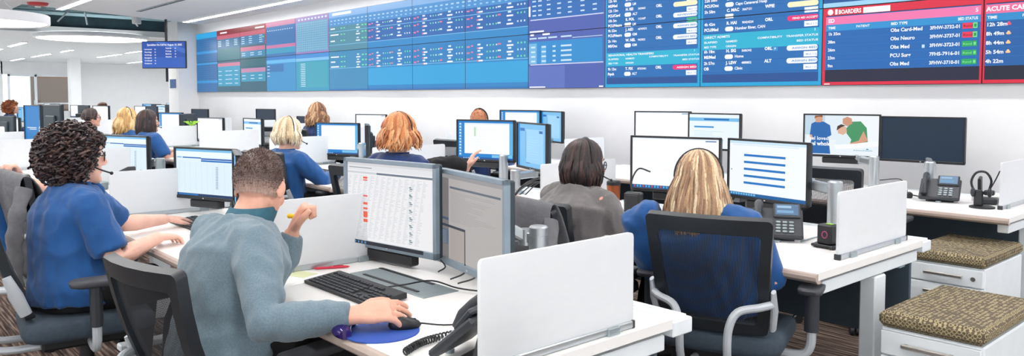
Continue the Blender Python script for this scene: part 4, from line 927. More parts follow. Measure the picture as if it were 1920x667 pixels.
def jacket(label, x, y, heading, m, hw=.235, drop=.5, seed=0):
    t = MB(); rr = random.Random(seed); n = 30; V = []
    ph = [rr.uniform(0, 6.28) for _ in range(4)]
    prof = [(-.06, 1.0 - drop * 1.0), (-.065, .80), (-.055, .92), (-.03, 1.005), (.0, 1.018), (.03, 1.0), (.05, .92), (.06, .8), (.065, .68)]
    rg = []
    for i in range(n + 1):
        a = -1 + 2 * i / n; x_ = a * hw; row = []
        for (dy, z) in prof:
            f = max(0, (1.0 - z)) ; w_ = .016 * f * 2.2 * math.sin(a * 9 + ph[0] + z * 2) + .010 * f * 2 * math.sin(a * 17 + ph[1])
            s_ = (z - .53) / .47; yb = -.235 - .145 * s_ + .55 * x_ * x_
            row.append(Vector((x_ * (1 + .08 * f), yb + dy * (1 + .6 * f) + w_ * (1 if dy < 0 else .6), z - .025 * a * a - (0.03 * math.sin(a * 5 + ph[2]) if z == prof[0][1] else 0))))
        rg.append(row)
    k = len(prof)
    V = [p for r_ in rg for p in r_]; F = [(i * k + j, (i + 1) * k + j, (i + 1) * k + j + 1, i * k + j + 1) for i in range(n) for j in range(k - 1)]
    t.add(V, F)
    me = t.mesh('jacket', m, 70, False); o = obj('jacket', me, None, (x, y, 0), R(heading)); tag(o, label, 'jacket', 'jackets on chairs')
    md = o.modifiers.new('thickness', 'SOLIDIFY'); md.thickness = .008; md.offset = 1
    md2 = o.modifiers.new('soft', 'SUBSURF'); md2.levels = 1; md2.render_levels = 1
    # sleeves
    for s_ in (-1, 1):
        p = bez([(s_ * hw * .95, -.36, .93), (s_ * (hw + .02), -.41, .78), (s_ * (hw + .0), -.42, .62), (s_ * (hw - .03), -.41, 1.02 - drop)], 15)
        MB().tube(p, [.04 + .006 * math.sin(q * 1.7) for q in range(len(p))], 10, flat=.55).build('sleeve', m, o, 60)
    return o
jacket('grey jacket draped over the chair behind the grey framed monitors', -2.47, 2.45, 12, 'jacket_grey', .24, .5, 1)
jacket('dark jacket draped over the chair at the left edge', -5.08, 1.12, 8, 'jacket_grey', .24, .62, 2)

# ------------------------------------------------------------------ things on the desks
keyboard('black keyboard on the desk of the person with the highlighter', -2.378, 1.375, 0)
mp = thing('mouse_pad', 'blue mouse pad with a shiny purple gel wrist rest', 'mouse pad', (-1.914, 1.165, DZ))
MB().rings([[(.105 * k * math.cos(a) + .008, .110 * k * math.sin(a) * (1.0) + .03, z) for a in [2 * math.pi * j / 36 for j in range(36)]] for k, z in ((1, 0), (1, .003), (.985, .004))]).build('pad', 'blue_cloth_pad', mp, 40)
g = bez([(-.105, -.005, .012), (-.085, -.045, .014), (-.045, -.072, .014), (-.005, -.082, .012)], 20)
MB().tube(g, [.015 + .009 * math.sin(math.pi * q / (len(g) - 1)) for q in range(len(g))], 12, flat=1.25, side=(0, 0, 1)).build('wrist_rest', 'purple_gel', mp, 60)
mouse_thing('black mouse under the hand of the person with the highlighter', -1.888, 1.262, -27, DZ + .004, .88)
cable('thin black mouse cable curling on the white desk', [(-1.869, 1.298, .75), (-1.82, 1.38, .739), (-1.80, 1.52, .739), (-1.86, 1.58, .739), (-1.84, 1.64, .745), (-1.75, 1.70, .739), (-1.66, 1.78, .739)], .0025)
cable('black keyboard cable looping over the desk flap', [(-2.30, 1.45, .75), (-2.27, 1.52, .755), (-2.22, 1.60, .765), (-2.12, 1.64, .75), (-2.04, 1.70, .745), (-2.05, 1.79, .745), (-2.04, 1.86, .78)], .003)
for k, (a, b) in enumerate((((-2.36, 1.74, .80), (-2.40, 1.76, .742)), ((-2.22, 1.75, .80), (-2.27, 1.72, .742)), ((-2.14, 1.76, .82), (-2.20, 1.70, .742)))):
    cable('thin cable hanging behind the grey framed monitors, ' + ('leftmost', 'middle', 'rightmost')[k], [a, ((a[0] + b[0]) / 2 + .012, (a[1] + b[1]) / 2 + .02, .765), b], .003)
fl = thing('cable_flap', 'grey desk cable flap with two dark slots behind the keyboard', 'cable flap', (-2.375, 1.575, DZ))
MB().box((0, 0, .002), (.49, .15, .004), .001).build('plate', 'clip_grey', fl)
for q, (a, b) in enumerate(((-.06, .058), (-.01, -.045))): MB().box((a, b, .005), (.36, .014, .003), .001).build('slot', 'black_plastic', fl)
p = thing('red_pen', 'red pen lying beside the frosted screen', 'pen', (-2.748, 1.488, DZ), R(65))
MB().tube([(-.065, 0, .006), (-.055, 0, .006), (.055, 0, .006), (.066, 0, .006), (.075, 0, .006)], [.002, .005, .005, .004, .001], 8).build('barrel', 'pen_red', p)
MB().box((.03, 0, .012), (.04, .004, .002), .001).build('clip', 'pen_red', p)
o = MB().prism([(-.10, -.13), (.10, -.13), (.10, .13), (-.10, .13)], 0, .0015, ax='z').build('paper_sheet', 'paper', None, 35, True, (-2.70, 1.29, DZ), R(12)); tag(o, 'white sheet of paper beside the arm raising the highlighter', 'paper')
o = MB().prism([(-.06, -.04), (.06, -.04), (.06, .04), (-.06, .04)], 0, .001, ax='z').build('paper_note', 'paper_yellow', None, 35, True, (-2.745, 1.35, DZ + .0016), R(20)); tag(o, 'pale yellow note on the white sheet of paper', 'paper')
o = MB().prism([(-.14, -.10), (.14, -.10), (.14, .10), (-.14, .10)], 0, .0015, ax='z').build('paper_sheet', 'paper', None, 35, True, (-1.68, 1.60, DZ), R(-10)); tag(o, 'white sheet of paper behind the mouse near the desk phone', 'paper')
desk_phone('dark desk phone half hidden by the large frosted screen', -1.635, 1.235, -70, 40).scale = (.86, .86, .86)
coil_cord('black coiled telephone cord lying on the white desk', [(-1.685, 1.125, DZ + .012), (-1.715, 1.19, DZ + .013), (-1.725, 1.25, DZ + .013), (-1.715, 1.32, DZ + .016), (-1.69, 1.36, DZ + .03)])
# middle row, right
desk_phone('desk phone with a lit screen under the monitor with five bars', -1.86, 3.33, 30, 34, (70, 110, 150), 'dark_plastic')
cb = thing('charger_cube', 'small black cube with a pink ring on the desk', 'gadget', (-1.64, 3.38, DZ), R(-8))
MB().box((0, 0, .012), (.11, .09, .012), .003).build('base', 'black_plastic', cb)
MB().box((0, .005, .062), (.075, .065, .09), .006).build('body', 'black_plastic', cb)
MB().tube([(.004 + .013 * math.cos(a), -.0285, .062 + .015 * math.sin(a)) for a in [2 * math.pi * j / 16 for j in range(17)]], .0022, 6).build('ring_emblem', 'magenta', cb)
MB().box((.01, .0, .109), (.03, .02, .004), .001).build('indicator', 'green_leaf', cb)
for s_ in (-1, 1): MB().box((s_ * .04, 0, .003), (.015, .07, .006), .001).build('foot', 'black_plastic', cb)
for k, q in enumerate(([(-1.72, 3.42, .74), (-1.70, 3.48, .76), (-1.76, 3.58, .75), (-1.66, 3.64, .74)], [(-1.78, 3.40, .74), (-1.70, 3.45, .77), (-1.64, 3.56, .76), (-1.70, 3.7, .74)])):
    cable(('grey looped cable beside the lit desk phone', 'second grey cable looped behind the small black cube')[k], q, .004, 'clip_grey')
o = MB().prism([(-.10, -.14), (.10, -.14), (.10, .14), (-.10, .14)], 0, .0015, ax='z').build('paper_sheet', 'paper', None, 35, True, (-1.60, 3.10, DZ), R(6)); tag(o, 'white sheet of paper near the front edge by the small black cube', 'paper')
mg = thing('travel_mug', 'copper coloured travel mug with dark lid', 'mug', (-3.03, 3.52, DZ))
MB().lathe([(.001, 0), (.032, 0), (.035, .01), (.041, .15), (.041, .155), (.001, .155)], n=24).build('body', 'copper', mg)
MB().lathe([(.001, .155), (.042, .155), (.042, .175), (.036, .182), (.001, .182)], n=24).build('lid', 'black_plastic', mg)
bxx = thing('black_speaker', 'small black box with a cable under the blank white monitor', 'speaker', (-2.86, 3.50, DZ), R(20))
MB().box((0, 0, .065), (.10, .07, .13), .01).build('body', 'black_plastic', bxx); MB().box((0, -.036, .07), (.075, .004, .09), .002).build('grille', 'dark_plastic', bxx); MB().box((0, 0, .004), (.11, .08, .008), .002).build('base', 'dark_plastic', bxx)
cable('black cable arching from the small black box', [(-2.90, 3.56, .80), (-2.96, 3.60, .90), (-2.94, 3.64, .985), (-2.88, 3.68, .97)], .005)
cable('black cable looping under the blank white monitor', [(-2.78, 3.52, .76), (-2.68, 3.56, .77), (-2.62, 3.62, .83), (-2.62, 3.68, .90)], .004)
for k, q in enumerate(([(-2.52, 3.98, .98), (-2.50, 4.0, .92), (-2.55, 3.98, .86), (-2.50, 3.95, .80), (-2.46, 3.9, .74)], [(-2.50, 3.96, 1.0), (-2.54, 4.0, .94), (-2.48, 4.0, .88), (-2.52, 3.96, .79)])):
    cable(('dark tangled cable between the blank page and five bar monitors', 'second dark cable between the blank page and five bar monitors')[k], q, .008)
cable('black cable arching beside the silver double arm', [(-3.62, 3.2, .74), (-3.58, 3.3, .86), (-3.55, 3.45, .90), (-3.52, 3.6, .84), (-3.5, 3.7, .75)], .008)
for k in range(3): cable('thin black cable near the silver double arm, ' + ('left', 'middle', 'right')[k] + ' of three', [(-3.95 + k * .05, 3.55, .745), (-3.86 + k * .03, 3.65, .83), (-3.8, 3.75 + k * .05, .80), (-3.7, 3.85, .745)], .004)
o = MB().box((0, 0, .012), (.3, .22, .024), .003).build('paper_stack', 'paper', None, 35, True, (-3.66, 3.42, DZ), R(10)); tag(o, 'stack of white papers behind the chair with the jacket', 'paper')
mouse_thing('black mouse on the desk of the person in the blue jacket', -6.05, 3.42, 0)
keyboard('black keyboard under the hand of the person in the blue jacket', -6.35, 3.33, 0)
keyboard('black keyboard of the typing person at lower left', -4.12, 1.46, 0)
keyboard('black keyboard at the left behind the typing person at lower left', -5.92, 1.36, 0)
keyboard('black keyboard of the person in the big chair', -2.35, 3.25, 10)
mouse_thing('black mouse at the left behind the typing person at lower left', -5.45, 1.40, 0)
o = thing('card_reader', 'small grey box on the desk left of the typing person at lower left', 'box', (-6.25, 1.50, DZ), R(15)); MB().box((0, 0, .03), (.13, .09, .06), .008).build('body', 'clip_grey', o); MB().box((0, -.046, .03), (.09, .004, .03), .001).build('slot', 'dark_plastic', o)
desk_phone('dark desk phone left of the typing person at lower left', -6.1, 1.60, 10, 25)
desk_phone('dark desk phone far left by the portrait screen', -7.6, 1.55, 10, 25)
gs = thing('green_sprig', 'small bright green sprig on a frosted screen', 'plant', (-10.66, 3.72, 1.02))
for k in range(7): MB().tube([(0, 0, 0), (.04 * math.cos(k), .05 * math.sin(k), .05), (.10 * math.cos(k), .11 * math.sin(k), .06)], [.004, .02, .002], 6, flat=.25).build('leaf', 'green_leaf', gs)
# wall row, right
desk_phone('grey desk phone with handset below the blank dark monitor', -1.87, 5.36, 14, 34, (120, 150, 180), 'dark_plastic')
hsd = thing('headset_stand', 'black headset resting on its charging stand at the right', 'headset', (-1.60, 5.30, DZ), R(20))
MB().lathe([(.001, 0), (.07, 0), (.07, .01), (.05, .016), (.001, .016)], (0, 0, 0), 24).build('base', 'black_plastic', hsd)
MB().box((-.02, 0, .06), (.05, .04, .10), .01).build('dock', 'black_plastic', hsd)
MB().tube(bez([(-.045, 0, .10), (-.06, 0, .16), (-.035, 0, .215), (.015, 0, .22), (.045, 0, .17), (.035, 0, .11)], 24), .007, 8).build('headband', 'black_plastic', hsd)
for s_ in (-.05, .038): MB().sphere((s_, 0, .095), (.014, .028, .03), 12, 8).build('ear_cup', 'dark_plastic', hsd)
MB().tube(bez([(.04, -.01, .12), (.065, -.03, .18), (.085, -.04, .235)], 10), .004, 6).build('microphone_boom', 'black_plastic', hsd)
sm = thing('document_holder', 'small black stand with papers behind the headset stand', 'stand', (-1.68, 5.52, DZ), R(10))
MB().box((0, 0, .09), (.02, .07, .16), .006, Matrix.Rotation(R(12), 3, 'X')).build('plate', 'black_plastic', sm); MB().box((.04, .0, .02), (.12, .10, .04), .008).build('base', 'dark_plastic', sm); MB().box((.05, .01, .07), (.06, .05, .03), .006).build('clip', 'dark_plastic', sm)
o = MB().box((0, 0, .02), (.24, .2, .04), .004).build('paper_stack', 'paper', None, 35, True, (-1.66, 5.74, DZ), R(10)); tag(o, 'stack of white papers behind the headset stand', 'paper')
cable('black cable lying behind the grey desk phone', [(-2.12, 5.52, .742), (-2.16, 5.58, .80), (-2.22, 5.62, .84), (-2.36, 5.64, .82)], .004)
o = thing('power_brick', 'black power brick left of the grey desk phone', 'adapter', (-2.12, 5.44, DZ), R(30)); MB().box((0, 0, .02), (.11, .06, .04), .008).build('body', 'black_plastic', o); MB().tube([(.055, 0, .02), (.1, .01, .012), (.13, .04, .006)], .004, 6).build('lead', 'black_plastic', o)
for x, q in ((-4.3, 'under the two pale monitors by the wall'), (-6.2, 'near the hidden person by the wall')):
    desk_phone('dark desk phone ' + q, x + .45, 5.4, 10, 30)

# ------------------------------------------------------------------ people
from mathutils import noise as mnoise
def V3(*a): return Vector(a)
def fuse(mb, voxel, smooth_it, name, mat_, base, folds=0.0, fscale=14.0, seed=0.0, shrink=.5):
    # one continuous skin grown over overlapping closed shapes
    me = bpy.data.meshes.new(name + '_raw'); me.from_pydata([tuple(Vector(p) - base) for p in mb.v], [], mb.f)
    o = bpy.data.objects.new(name + '_raw', me); C.objects.link(o)
    r = o.modifiers.new('r', 'REMESH'); r.mode = 'VOXEL'; r.voxel_size = voxel
    if smooth_it: s = o.modifiers.new('s', 'SMOOTH'); s.factor = shrink; s.iterations = smooth_it
    dg = bpy.context.evaluated_depsgraph_get(); out = bpy.data.meshes.new_from_object(o.evaluated_get(dg)); out.name = name
    bpy.data.objects.remove(o); bpy.data.meshes.remove(me)
    out.materials.clear(); out.materials.append(M[mat_])
    if folds:
        n = len(out.vertices); co = np.empty(n * 3); out.vertices.foreach_get('co', co); co = co.reshape(-1, 3)
        no = np.empty(n * 3); out.vertices.foreach_get('normal', no); no = no.reshape(-1, 3); d = np.empty(n)
        for i in range(n):
            p = co[i]; a = mnoise.noise(Vector((p[0] * fscale + seed, p[1] * fscale, p[2] * fscale * .55 + p[0] * 5))); b = mnoise.noise(Vector((p[0] * fscale * 2.1, p[1] * fscale * 2.1 + seed, p[2] * fscale * 1.5)))
            d[i] = (1 - 2.2 * abs(a)) * .75 + b * .4
        co += no * (d * folds)[:, None]; out.vertices.foreach_set('co', co.ravel()); out.update()
    out.polygons.foreach_set('use_smooth', [True] * len(out.polygons))
    return out
def loft(mb, pts, ab, side, n=22, pw=2.4):
    # stack of rounded sections along a spine; ab = (half width, half depth)
    P = [Vector(p) for p in pts]; k = len(P); rg = []
    for i in range(k):
        T = (P[min(i + 1, k - 1)] - P[max(i - 1, 0)]).normalized(); S = Vector(side[i] if isinstance(side, list) else side); S = (S - T * S.dot(T)).normalized(); Fw = T.cross(S) * -1
        a, b = ab[i]; q = []
        for j in range(n):
            t = 2 * math.pi * j / n; c, s = math.cos(t), math.sin(t)
            q.append(P[i] + S * (a * math.copysign(abs(c) ** (2 / pw), c)) + Fw * (b * math.copysign(abs(s) ** (2 / pw), s)))
        rg.append(q)
    mb.rings(rg); return mb
def hand(mb, w_, d_, up, right=True, curl=(.35, .4, .45, .5), thumb=.35, k=1.0, spread=.05):
    d_ = Vector(d_).normalized(); up = Vector(up); up = (up - d_ * up.dot(d_)).normalized(); lat = d_.cross(up) * (-1 if right else 1); w_ = Vector(w_)
    loft(mb, [w_ - d_ * .03 * k, w_ + d_ * .01 * k, w_ + d_ * .045 * k, w_ + d_ * .08 * k, w_ + d_ * .094 * k], [(.026 * k, .019 * k), (.030 * k, .018 * k), (.040 * k, .0165 * k), (.042 * k, .013 * k), (.038 * k, .009 * k)], lat, 14)
    for i, (off, L) in enumerate(((.030, .072), (.0105, .080), (-.0105, .074), (-.0295, .058))):
        p = w_ + d_ * (.082 - .006 * (i == 3)) * k + lat * off * k; a = 0.0; pts = [p - d_ * .02 * k]; pts.append(p); rr = [.0095 * k, .0098 * k]
        dr = (d_ + lat * spread * (1.5 - i)).normalized()
        for sgi, f in enumerate((.45, .31, .24)):
            a += curl[i] * (.8, 1.1, .8)[sgi]; p = p + (dr * math.cos(a) - up * math.sin(a)) * L * f * k; pts.append(p); rr.append((.0088, .0080, .0066)[sgi] * k)
        mb.tube(pts, rr, 9)
    p = w_ + d_ * .02 * k + lat * .022 * k - up * .004 * k; pts = [p]; dr = (d_ * .62 + lat * .72 - up * thumb * .5).normalized(); rr = [.014 * k]
    for sgi, f in enumerate((.042, .032, .026)):
        p = p + dr * f * k; pts.append(p); rr.append((.0125, .0108, .0078)[sgi] * k); dr = (dr + d_ * .35 - up * thumb * .35 - lat * .25).normalized()
    mb.tube(pts, rr, 10)
def head_shape(mb, H, k=1.0):
    def P(a, b, c): return H @ Vector((a * k, b * k, c * k))
    r3 = H.to_3x3()
    def sp(c, r, nu=20, nv=14): mb.sphere(P(*c), tuple(q * k for q in r), nu, nv, r3)
    sp((0, -.016, .032), (.077, .097, .098)); sp((0, .022, -.03), (.064, .068, .085)); sp((0, .045, -.075), (.046, .045, .040)); sp((0, .075, -.098), (.026, .022, .020))
    sp((0, .062, .040), (.055, .030, .030)); sp((.036, .062, -.028), (.026, .022, .026)); sp((-.036, .062, -.028), (.026, .022, .026))
    mb.tube([P(0, .078, .024), P(0, .094, .0), P(0, .108, -.022), P(0, .098, -.034)], [.009 * k, .010 * k, .0125 * k, .009 * k], 10)
    sp((.011, .094, -.030), (.008, .009, .007), 10, 7); sp((-.011, .094, -.030), (.008, .009, .007), 10, 7)
    for z, r in ((-.054, .0058), (-.064, .0068)): mb.tube([P(-.024, .078, z), P(-.010, .0895, z + .001), P(0, .091, z), P(.010, .0895, z + .001), P(.024, .078, z)], [.003 * k, r * k, r * k, r * k, .003 * k], 8)
    for s in (-1, 1):
        mb.sphere(P(s * .079, -.008, -.004), (.009 * k, .020 * k, .033 * k), 12, 9, r3 @ Matrix.Rotation(R(-12), 3, 'X') @ Matrix.Rotation(R(s * -18), 3, 'Z'))
def head_matrix(c, yaw, pitch=0.0, roll=0.0):
    return Matrix.Translation(Vector(c)) @ Matrix.Rotation(R(yaw), 4, 'Z') @ Matrix.Rotation(R(-pitch), 4, 'X') @ Matrix.Rotation(R(roll), 4, 'Y')
def jit(c, rr, a=.18):
    f = 1 + rr.uniform(-a, a); return tuple(max(0, q * f) for q in c)
def hair_cap(mb, H, cols, rr, k=1.0, front=.50, low=-.6, grow=1.0):
    # close scalp layer
    nu, nv = 40, 22; V, F = [], []; base = len(mb.v)
    for i in range(nv + 1):
        ph = math.pi * i / nv
        for j in range(nu):
            t = 2 * math.pi * j / nu; d = Vector((math.sin(ph) * math.cos(t), math.sin(ph) * math.sin(t), math.cos(ph)))
            V.append(H @ Vector((d.x * .082 * k * grow, -.016 * k + d.y * .101 * k * grow, .032 * k + d.z * .103 * k * grow)))
    for i in range(nv):
        for j in range(nu):
            ph = math.pi * (i + .5) / nv; t = 2 * math.pi * (j + .5) / nu; y = math.sin(ph) * math.sin(t); z = math.cos(ph)
            if z < low or (y > front - .55 * max(0, z - .15) * -0 and z < .62 and y > .12): continue
            F.append((i * nu + j, i * nu + (j + 1) % nu, (i + 1) * nu + (j + 1) % nu, (i + 1) * nu + j))
    mb.add(V, F, 0, jit(cols[0], rr, .05))
def hair_locks(H, cols, seed, n=260, length=.2, flare=.02, wave=.0, wfreq=60, face=58, part=0.0, rad=.0125, k=1.0, tipcurl=0.0, thick=.014, cap=True, back=.0, minz=None):
    mb = MB(); rr = random.Random(seed); Hi = H.to_3x3().inverted(); down = (Hi @ Vector((0, 0, -1))).normalized()
    if cap: hair_cap(mb, H, cols, rr, k)
    for q in range(n):
        th = R(rr.uniform(face * .25, 360 - face * .25)); thf = R(face)
        sgn = 1 if th < math.pi else -1
        thn = th if th < math.pi else 2 * math.pi - th
        the = max(thn, thf + rr.uniform(0, .25)); lay = rr.uniform(0, thick); pts = []
        ph0 = R(rr.uniform(4, 70)) if thn > thf else R(rr.uniform(4, 30)); m = 7; ph1 = R(rr.uniform(88, 112))
        a0 = rr.uniform(0, 6.28); col = jit(rr.choice(cols), rr)
        for i in range(m):
            f = i / (m - 1); ph = ph0 + (ph1 - ph0) * f; tt = sgn * (thn + (the - thn) * f)
            d = Vector((math.sin(ph) * math.sin(tt) + part * (1 - f) * .3, math.sin(ph) * math.cos(tt), math.cos(ph))); e = lay * (.6 + .4 * f)
            pts.append(Vector((d.x * (.080 + e) * k, (-.016 + d.y * (.099 + e)) * k, (.032 + d.z * (.101 + e)) * k)))
        L = length * rr.uniform(.86, 1.04) * k; m2 = max(3, int(L / .022)); last = pts[-1]; out = Vector((last.x, last.y + .016 * k, 0)).normalized()
        for i in range(1, m2 + 1):
            f = i / m2; pts.append(last + down * (L * f) + out * (flare * math.sin(min(1, f * 1.2) * 1.9) - tipcurl * f ** 3) + Vector((0, -back * f * f, 0)))
        if wave:
            for i in range(2, len(pts)):
                f = i / len(pts); s = i * .022 * wfreq; pts[i] = pts[i] + Vector((math.sin(s + a0), math.cos(s * .9 + a0), .5 * math.sin(s * 1.1))) * wave * f
        W = [H @ p for p in pts]
        if minz is not None:
            W = [p for p in W]
        K = len(W); rd = [rad * k * (.55 + .45 * min(1, i / 4)) * (1 if i < K - 3 else (.8, .55, .2)[i - K + 3]) for i in range(K)]
        mb.tube(W, rd, 6, True, 0, col, flat=.45, side=tuple((H.to_3x3() @ Vector((pts[2].x, pts[2].y + .016, .2))).cross(Vector((0, 0, 1)))))
    return mb
def hair_curls(H, cols, seed, n=750, rx=.150, ry=.155, rz=.150, c=(0, -.035, .005), cr=.014, k=1.0, tr=.0036):
    mb = MB(); rr = random.Random(seed); hair_cap(mb, H, cols, rr, k, grow=1.04)
    # soft inner mass
    rg = []
    for i in range(15):
        ph = math.pi * (i + .02) / 14.04; q = []
        for j in range(26):
            t = 2 * math.pi * j / 26; d = Vector((math.sin(ph) * math.cos(t), math.sin(ph) * math.sin(t), math.cos(ph))); f = .84 + .06 * mnoise.noise(d * 4)
            y = d.y * ry * f; y = min(y, .03) if d.z < .55 else min(y, .075)
            q.append(H @ (Vector((d.x * rx * f, y, d.z * rz * f * (1 if d.z > 0 else .95))) + Vector(c)))
        rg.append(q)
    mb.rings(rg, True, 0, cols[0])
    cnt = 0
    while cnt < n:
        d = Vector((rr.gauss(0, 1), rr.gauss(0, 1), rr.gauss(0, 1))).normalized()
        if d.y > .34 and d.z < .5 and abs(d.x) < .8: continue
        if d.z < -.93: continue
        cnt += 1; f = rr.uniform(.84, 1.03); p0 = Vector((d.x * rx * f, d.y * ry * f, d.z * rz * f)) + Vector(c)
        if d.y > .3: p0.y = min(p0.y, .085)
        ax = (d * .45 + Vector((rr.uniform(-.5, .5), rr.uniform(-.5, .5), -.8))).normalized(); a = ax.orthogonal().normalized(); b = ax.cross(a); r_ = cr * rr.uniform(.7, 1.25); L = rr.uniform(.025, .05); N = 16; ph = rr.uniform(0, 6.28); pts = []
        for i in range(N + 1):
            s = i / N; an = ph + s * 2 * math.pi * 1.6; pts.append(H @ (p0 + ax * (L * (s - .5)) + (a * math.cos(an) + b * math.sin(an)) * r_ * (1 - .25 * s)))
        mb.tube(pts, [tr * (1.1 - .35 * abs(i / N - .5)) for i in range(N + 1)], 5, True, 0, jit(rr.choice(cols), rr, .3), flat=1.2)
    return mb
def hair_short(H, cols, seed, k=1.0, n=900, L=.012, lowcut=-.5, fade=None, rad=.0016):
    # cropped hair: close cap plus short bristles; skin-coloured fade low on the neck
    mb = MB(); rr = random.Random(seed); nu, nv = 56, 32; V, F, CC = [], [], []
    for i in range(nv + 1):
        ph = math.pi * i / nv
        for j in range(nu):
            t = 2 * math.pi * j / nu; d = Vector((math.sin(ph) * math.cos(t), math.sin(ph) * math.sin(t), math.cos(ph)))
            V.append(H @ Vector((d.x * .0815 * k, (-.016 + d.y * .1005) * k, (.032 + d.z * .102) * k)))
    for i in range(nv):
        for j in range(nu):
            ph = math.pi * (i + .5) / nv; t = 2 * math.pi * (j + .5) / nu; y = math.sin(ph) * math.sin(t); z = math.cos(ph)
            if z < lowcut or (y > .15 and z < .55) or (y > .62 and z < .72): continue
            f = 1.0 if fade is None else min(1, max(0, (z - lowcut) / fade))
            col = tuple(cols[-1][q] + (cols[0][q] - cols[-1][q]) * f for q in range(3))
            mb.add([V[i * nu + j], V[i * nu + (j + 1) % nu], V[(i + 1) * nu + (j + 1) % nu], V[(i + 1) * nu + j]], [(0, 1, 2, 3)], 0, jit(col, rr, .1))
    for q in range(n):
        d = Vector((rr.gauss(0, 1), rr.gauss(0, 1), rr.gauss(0, 1))).normalized()
        if d.z < lowcut + .15 + .5 * rr.random() ** 2 or (d.y > .15 and d.z < .55): continue
        p = Vector((d.x * .081 * k, (-.016 + d.y * .100) * k, (.032 + d.z * .1015) * k)); e = p + (d + Vector((rr.uniform(-.5, .5), rr.uniform(-.2, .7), rr.uniform(-.2, .3)))).normalized() * L
        mb.tube([H @ p, H @ ((p + e) / 2), H @ e], [rad, rad * .9, rad * .3], 4, True, 0, jit(rr.choice(cols[:-1]), rr, .25))
    return mb
def person(label, pel, neck, head, heading, hyaw, hpitch=0, arms=None, skin_='skin_fair', shirt='navy_polo', collar=None, sleeve='long', hair=None, bulk=1.0, vox=.008, headset=None, glasses=False, k=1.0, fold=.009, knee=.42, group=None, headroll=0, legs=True, shw=.185, hk=1.0):
    bs = min(bulk, 1.08)
    pel, neck, head = Vector(pel), Vector(neck), Vector(head); base = Vector((pel.x, pel.y, 0))
    t = thing('person', label, 'person', base, 0, group)
    fw = V3(-math.sin(R(heading)), math.cos(R(heading)), 0); sd = V3(math.cos(R(heading)), math.sin(R(heading)), 0)
    H = head_matrix(head, hyaw, hpitch, headroll)
    if arms is None: arms = {}
    sh = {}
    up = (neck - pel).normalized()
    for s, nm in ((1, 'R'), (-1, 'L')):
        S = arms.get(nm + 's') or (neck + sd * s * shw - up * .055); S = Vector(S)
        E = Vector(arms.get(nm + 'e') or (S + fw * .12 + sd * s * .06 - V3(0, 0, .25)))
        W_ = Vector(arms.get(nm + 'w') or (V3(E.x, E.y, 0) + fw * .24 - sd * s * .06 + V3(0, 0, max(.775, E.z - .02))))
        D = Vector(arms.get(nm + 'h') or (fw - V3(0, 0, .12))); sh[nm] = (S, E, W_, D, Vector(arms.get(nm + 'u') or (0, 0, 1)), arms.get(nm + 'c', (.3, .35, .4, .45)))
    def spine(infl, top=True):
        P = [pel - up * .07, pel, pel.lerp(neck, .25) - fw * .012, pel.lerp(neck, .5) - fw * .022, pel.lerp(neck, .72) - fw * .016, pel.lerp(neck, .88) - fw * .004, neck + up * .0]
        ab = [(.165 * bulk, .125 * bulk), (.178 * bulk, .135 * bulk), (.158 * bulk, .120 * bulk), (.158 * bulk, .118 * bulk), (.176 * bulk, .120 * bulk), (.150, .096), (.072, .068)]
        return P, [(a + infl, b + infl) for a, b in ab]
    b = MB(); P, ab = spine(-.006); loft(b, P, ab, sd)
    nt = H @ Vector((0, -.018, -.045)); b.tube([neck - up * .05, neck, neck.lerp(nt, .5), nt, H @ Vector((0, -.012, 0))], [.07, .060 * k, .056 * k, .056 * k, .05 * k], 18)
    head_shape(b, H, k)
    for s, nm in ((1, 'R'), (-1, 'L')):
        S, E, W_, D, U, cu = sh[nm]
        b.tube([S - sd * s * .06, S, S.lerp(E, .5), E, E.lerp(W_, .3), E.lerp(W_, .75), W_], [.055 * bulk, .056 * bulk, .048 * bulk, .040, .042, .031, .0265], 14)
        hand(b, W_, D, U, nm == 'R', cu, k=hk, spread=.11)
    # legs under the clothes
    legj = []
    for s in (-1, 1):
        hp = pel + sd * s * .095 * bulk + V3(0, 0, .0); kn = V3(hp.x, hp.y, 0) + fw * knee + sd * s * .05 + V3(0, 0, .545); an = kn * 1; an = V3(kn.x, kn.y, 0) - fw * .06 + V3(0, 0, .10); legj.append((hp, kn, an))
        if legs: b.tube([hp, hp.lerp(kn, .5), kn, kn.lerp(an, .4), an, V3(an.x, an.y, .06)], [.065, .055, .036, .036, .026, .026], 12)
    obj('body', fuse(b, vox, 2, 'body', skin_, base), t)
    # shirt
    g = MB(); P, ab = spine(.016); loft(g, P[:-1] + [neck + up * .012], ab, sd, 24)
    for s, nm in ((1, 'R'), (-1, 'L')):
        S, E, W_, D, U, cu = sh[nm]
        if sleeve == 'long':
            q = W_ - (W_ - E).normalized() * .012
            g.tube([S - sd * s * .09 + up * .01, S - sd * s * .03 + up * .006, S, S.lerp(E, .35), S.lerp(E, .7), E, E.lerp(q, .35), E.lerp(q, .8), q], [.064, .066 * bs, .068 * bs, .066 * bs, .060 * bs, .055, .055, .044, .038], 16)
        else:
            e2 = S.lerp(E, .86)
            g.tube([S - sd * s * .09 + up * .01, S - sd * s * .03 + up * .006, S, S.lerp(E, .3), S.lerp(E, .6), e2], [.064, .068 * bs, .071 * bs, .073 * bs, .070 * bs, .067 * bs], 16)
    so = obj('shirt', fuse(g, max(vox * 1.5, .008), 5, 'shirt', shirt, base, fold, 15, hash(label) % 97), t)
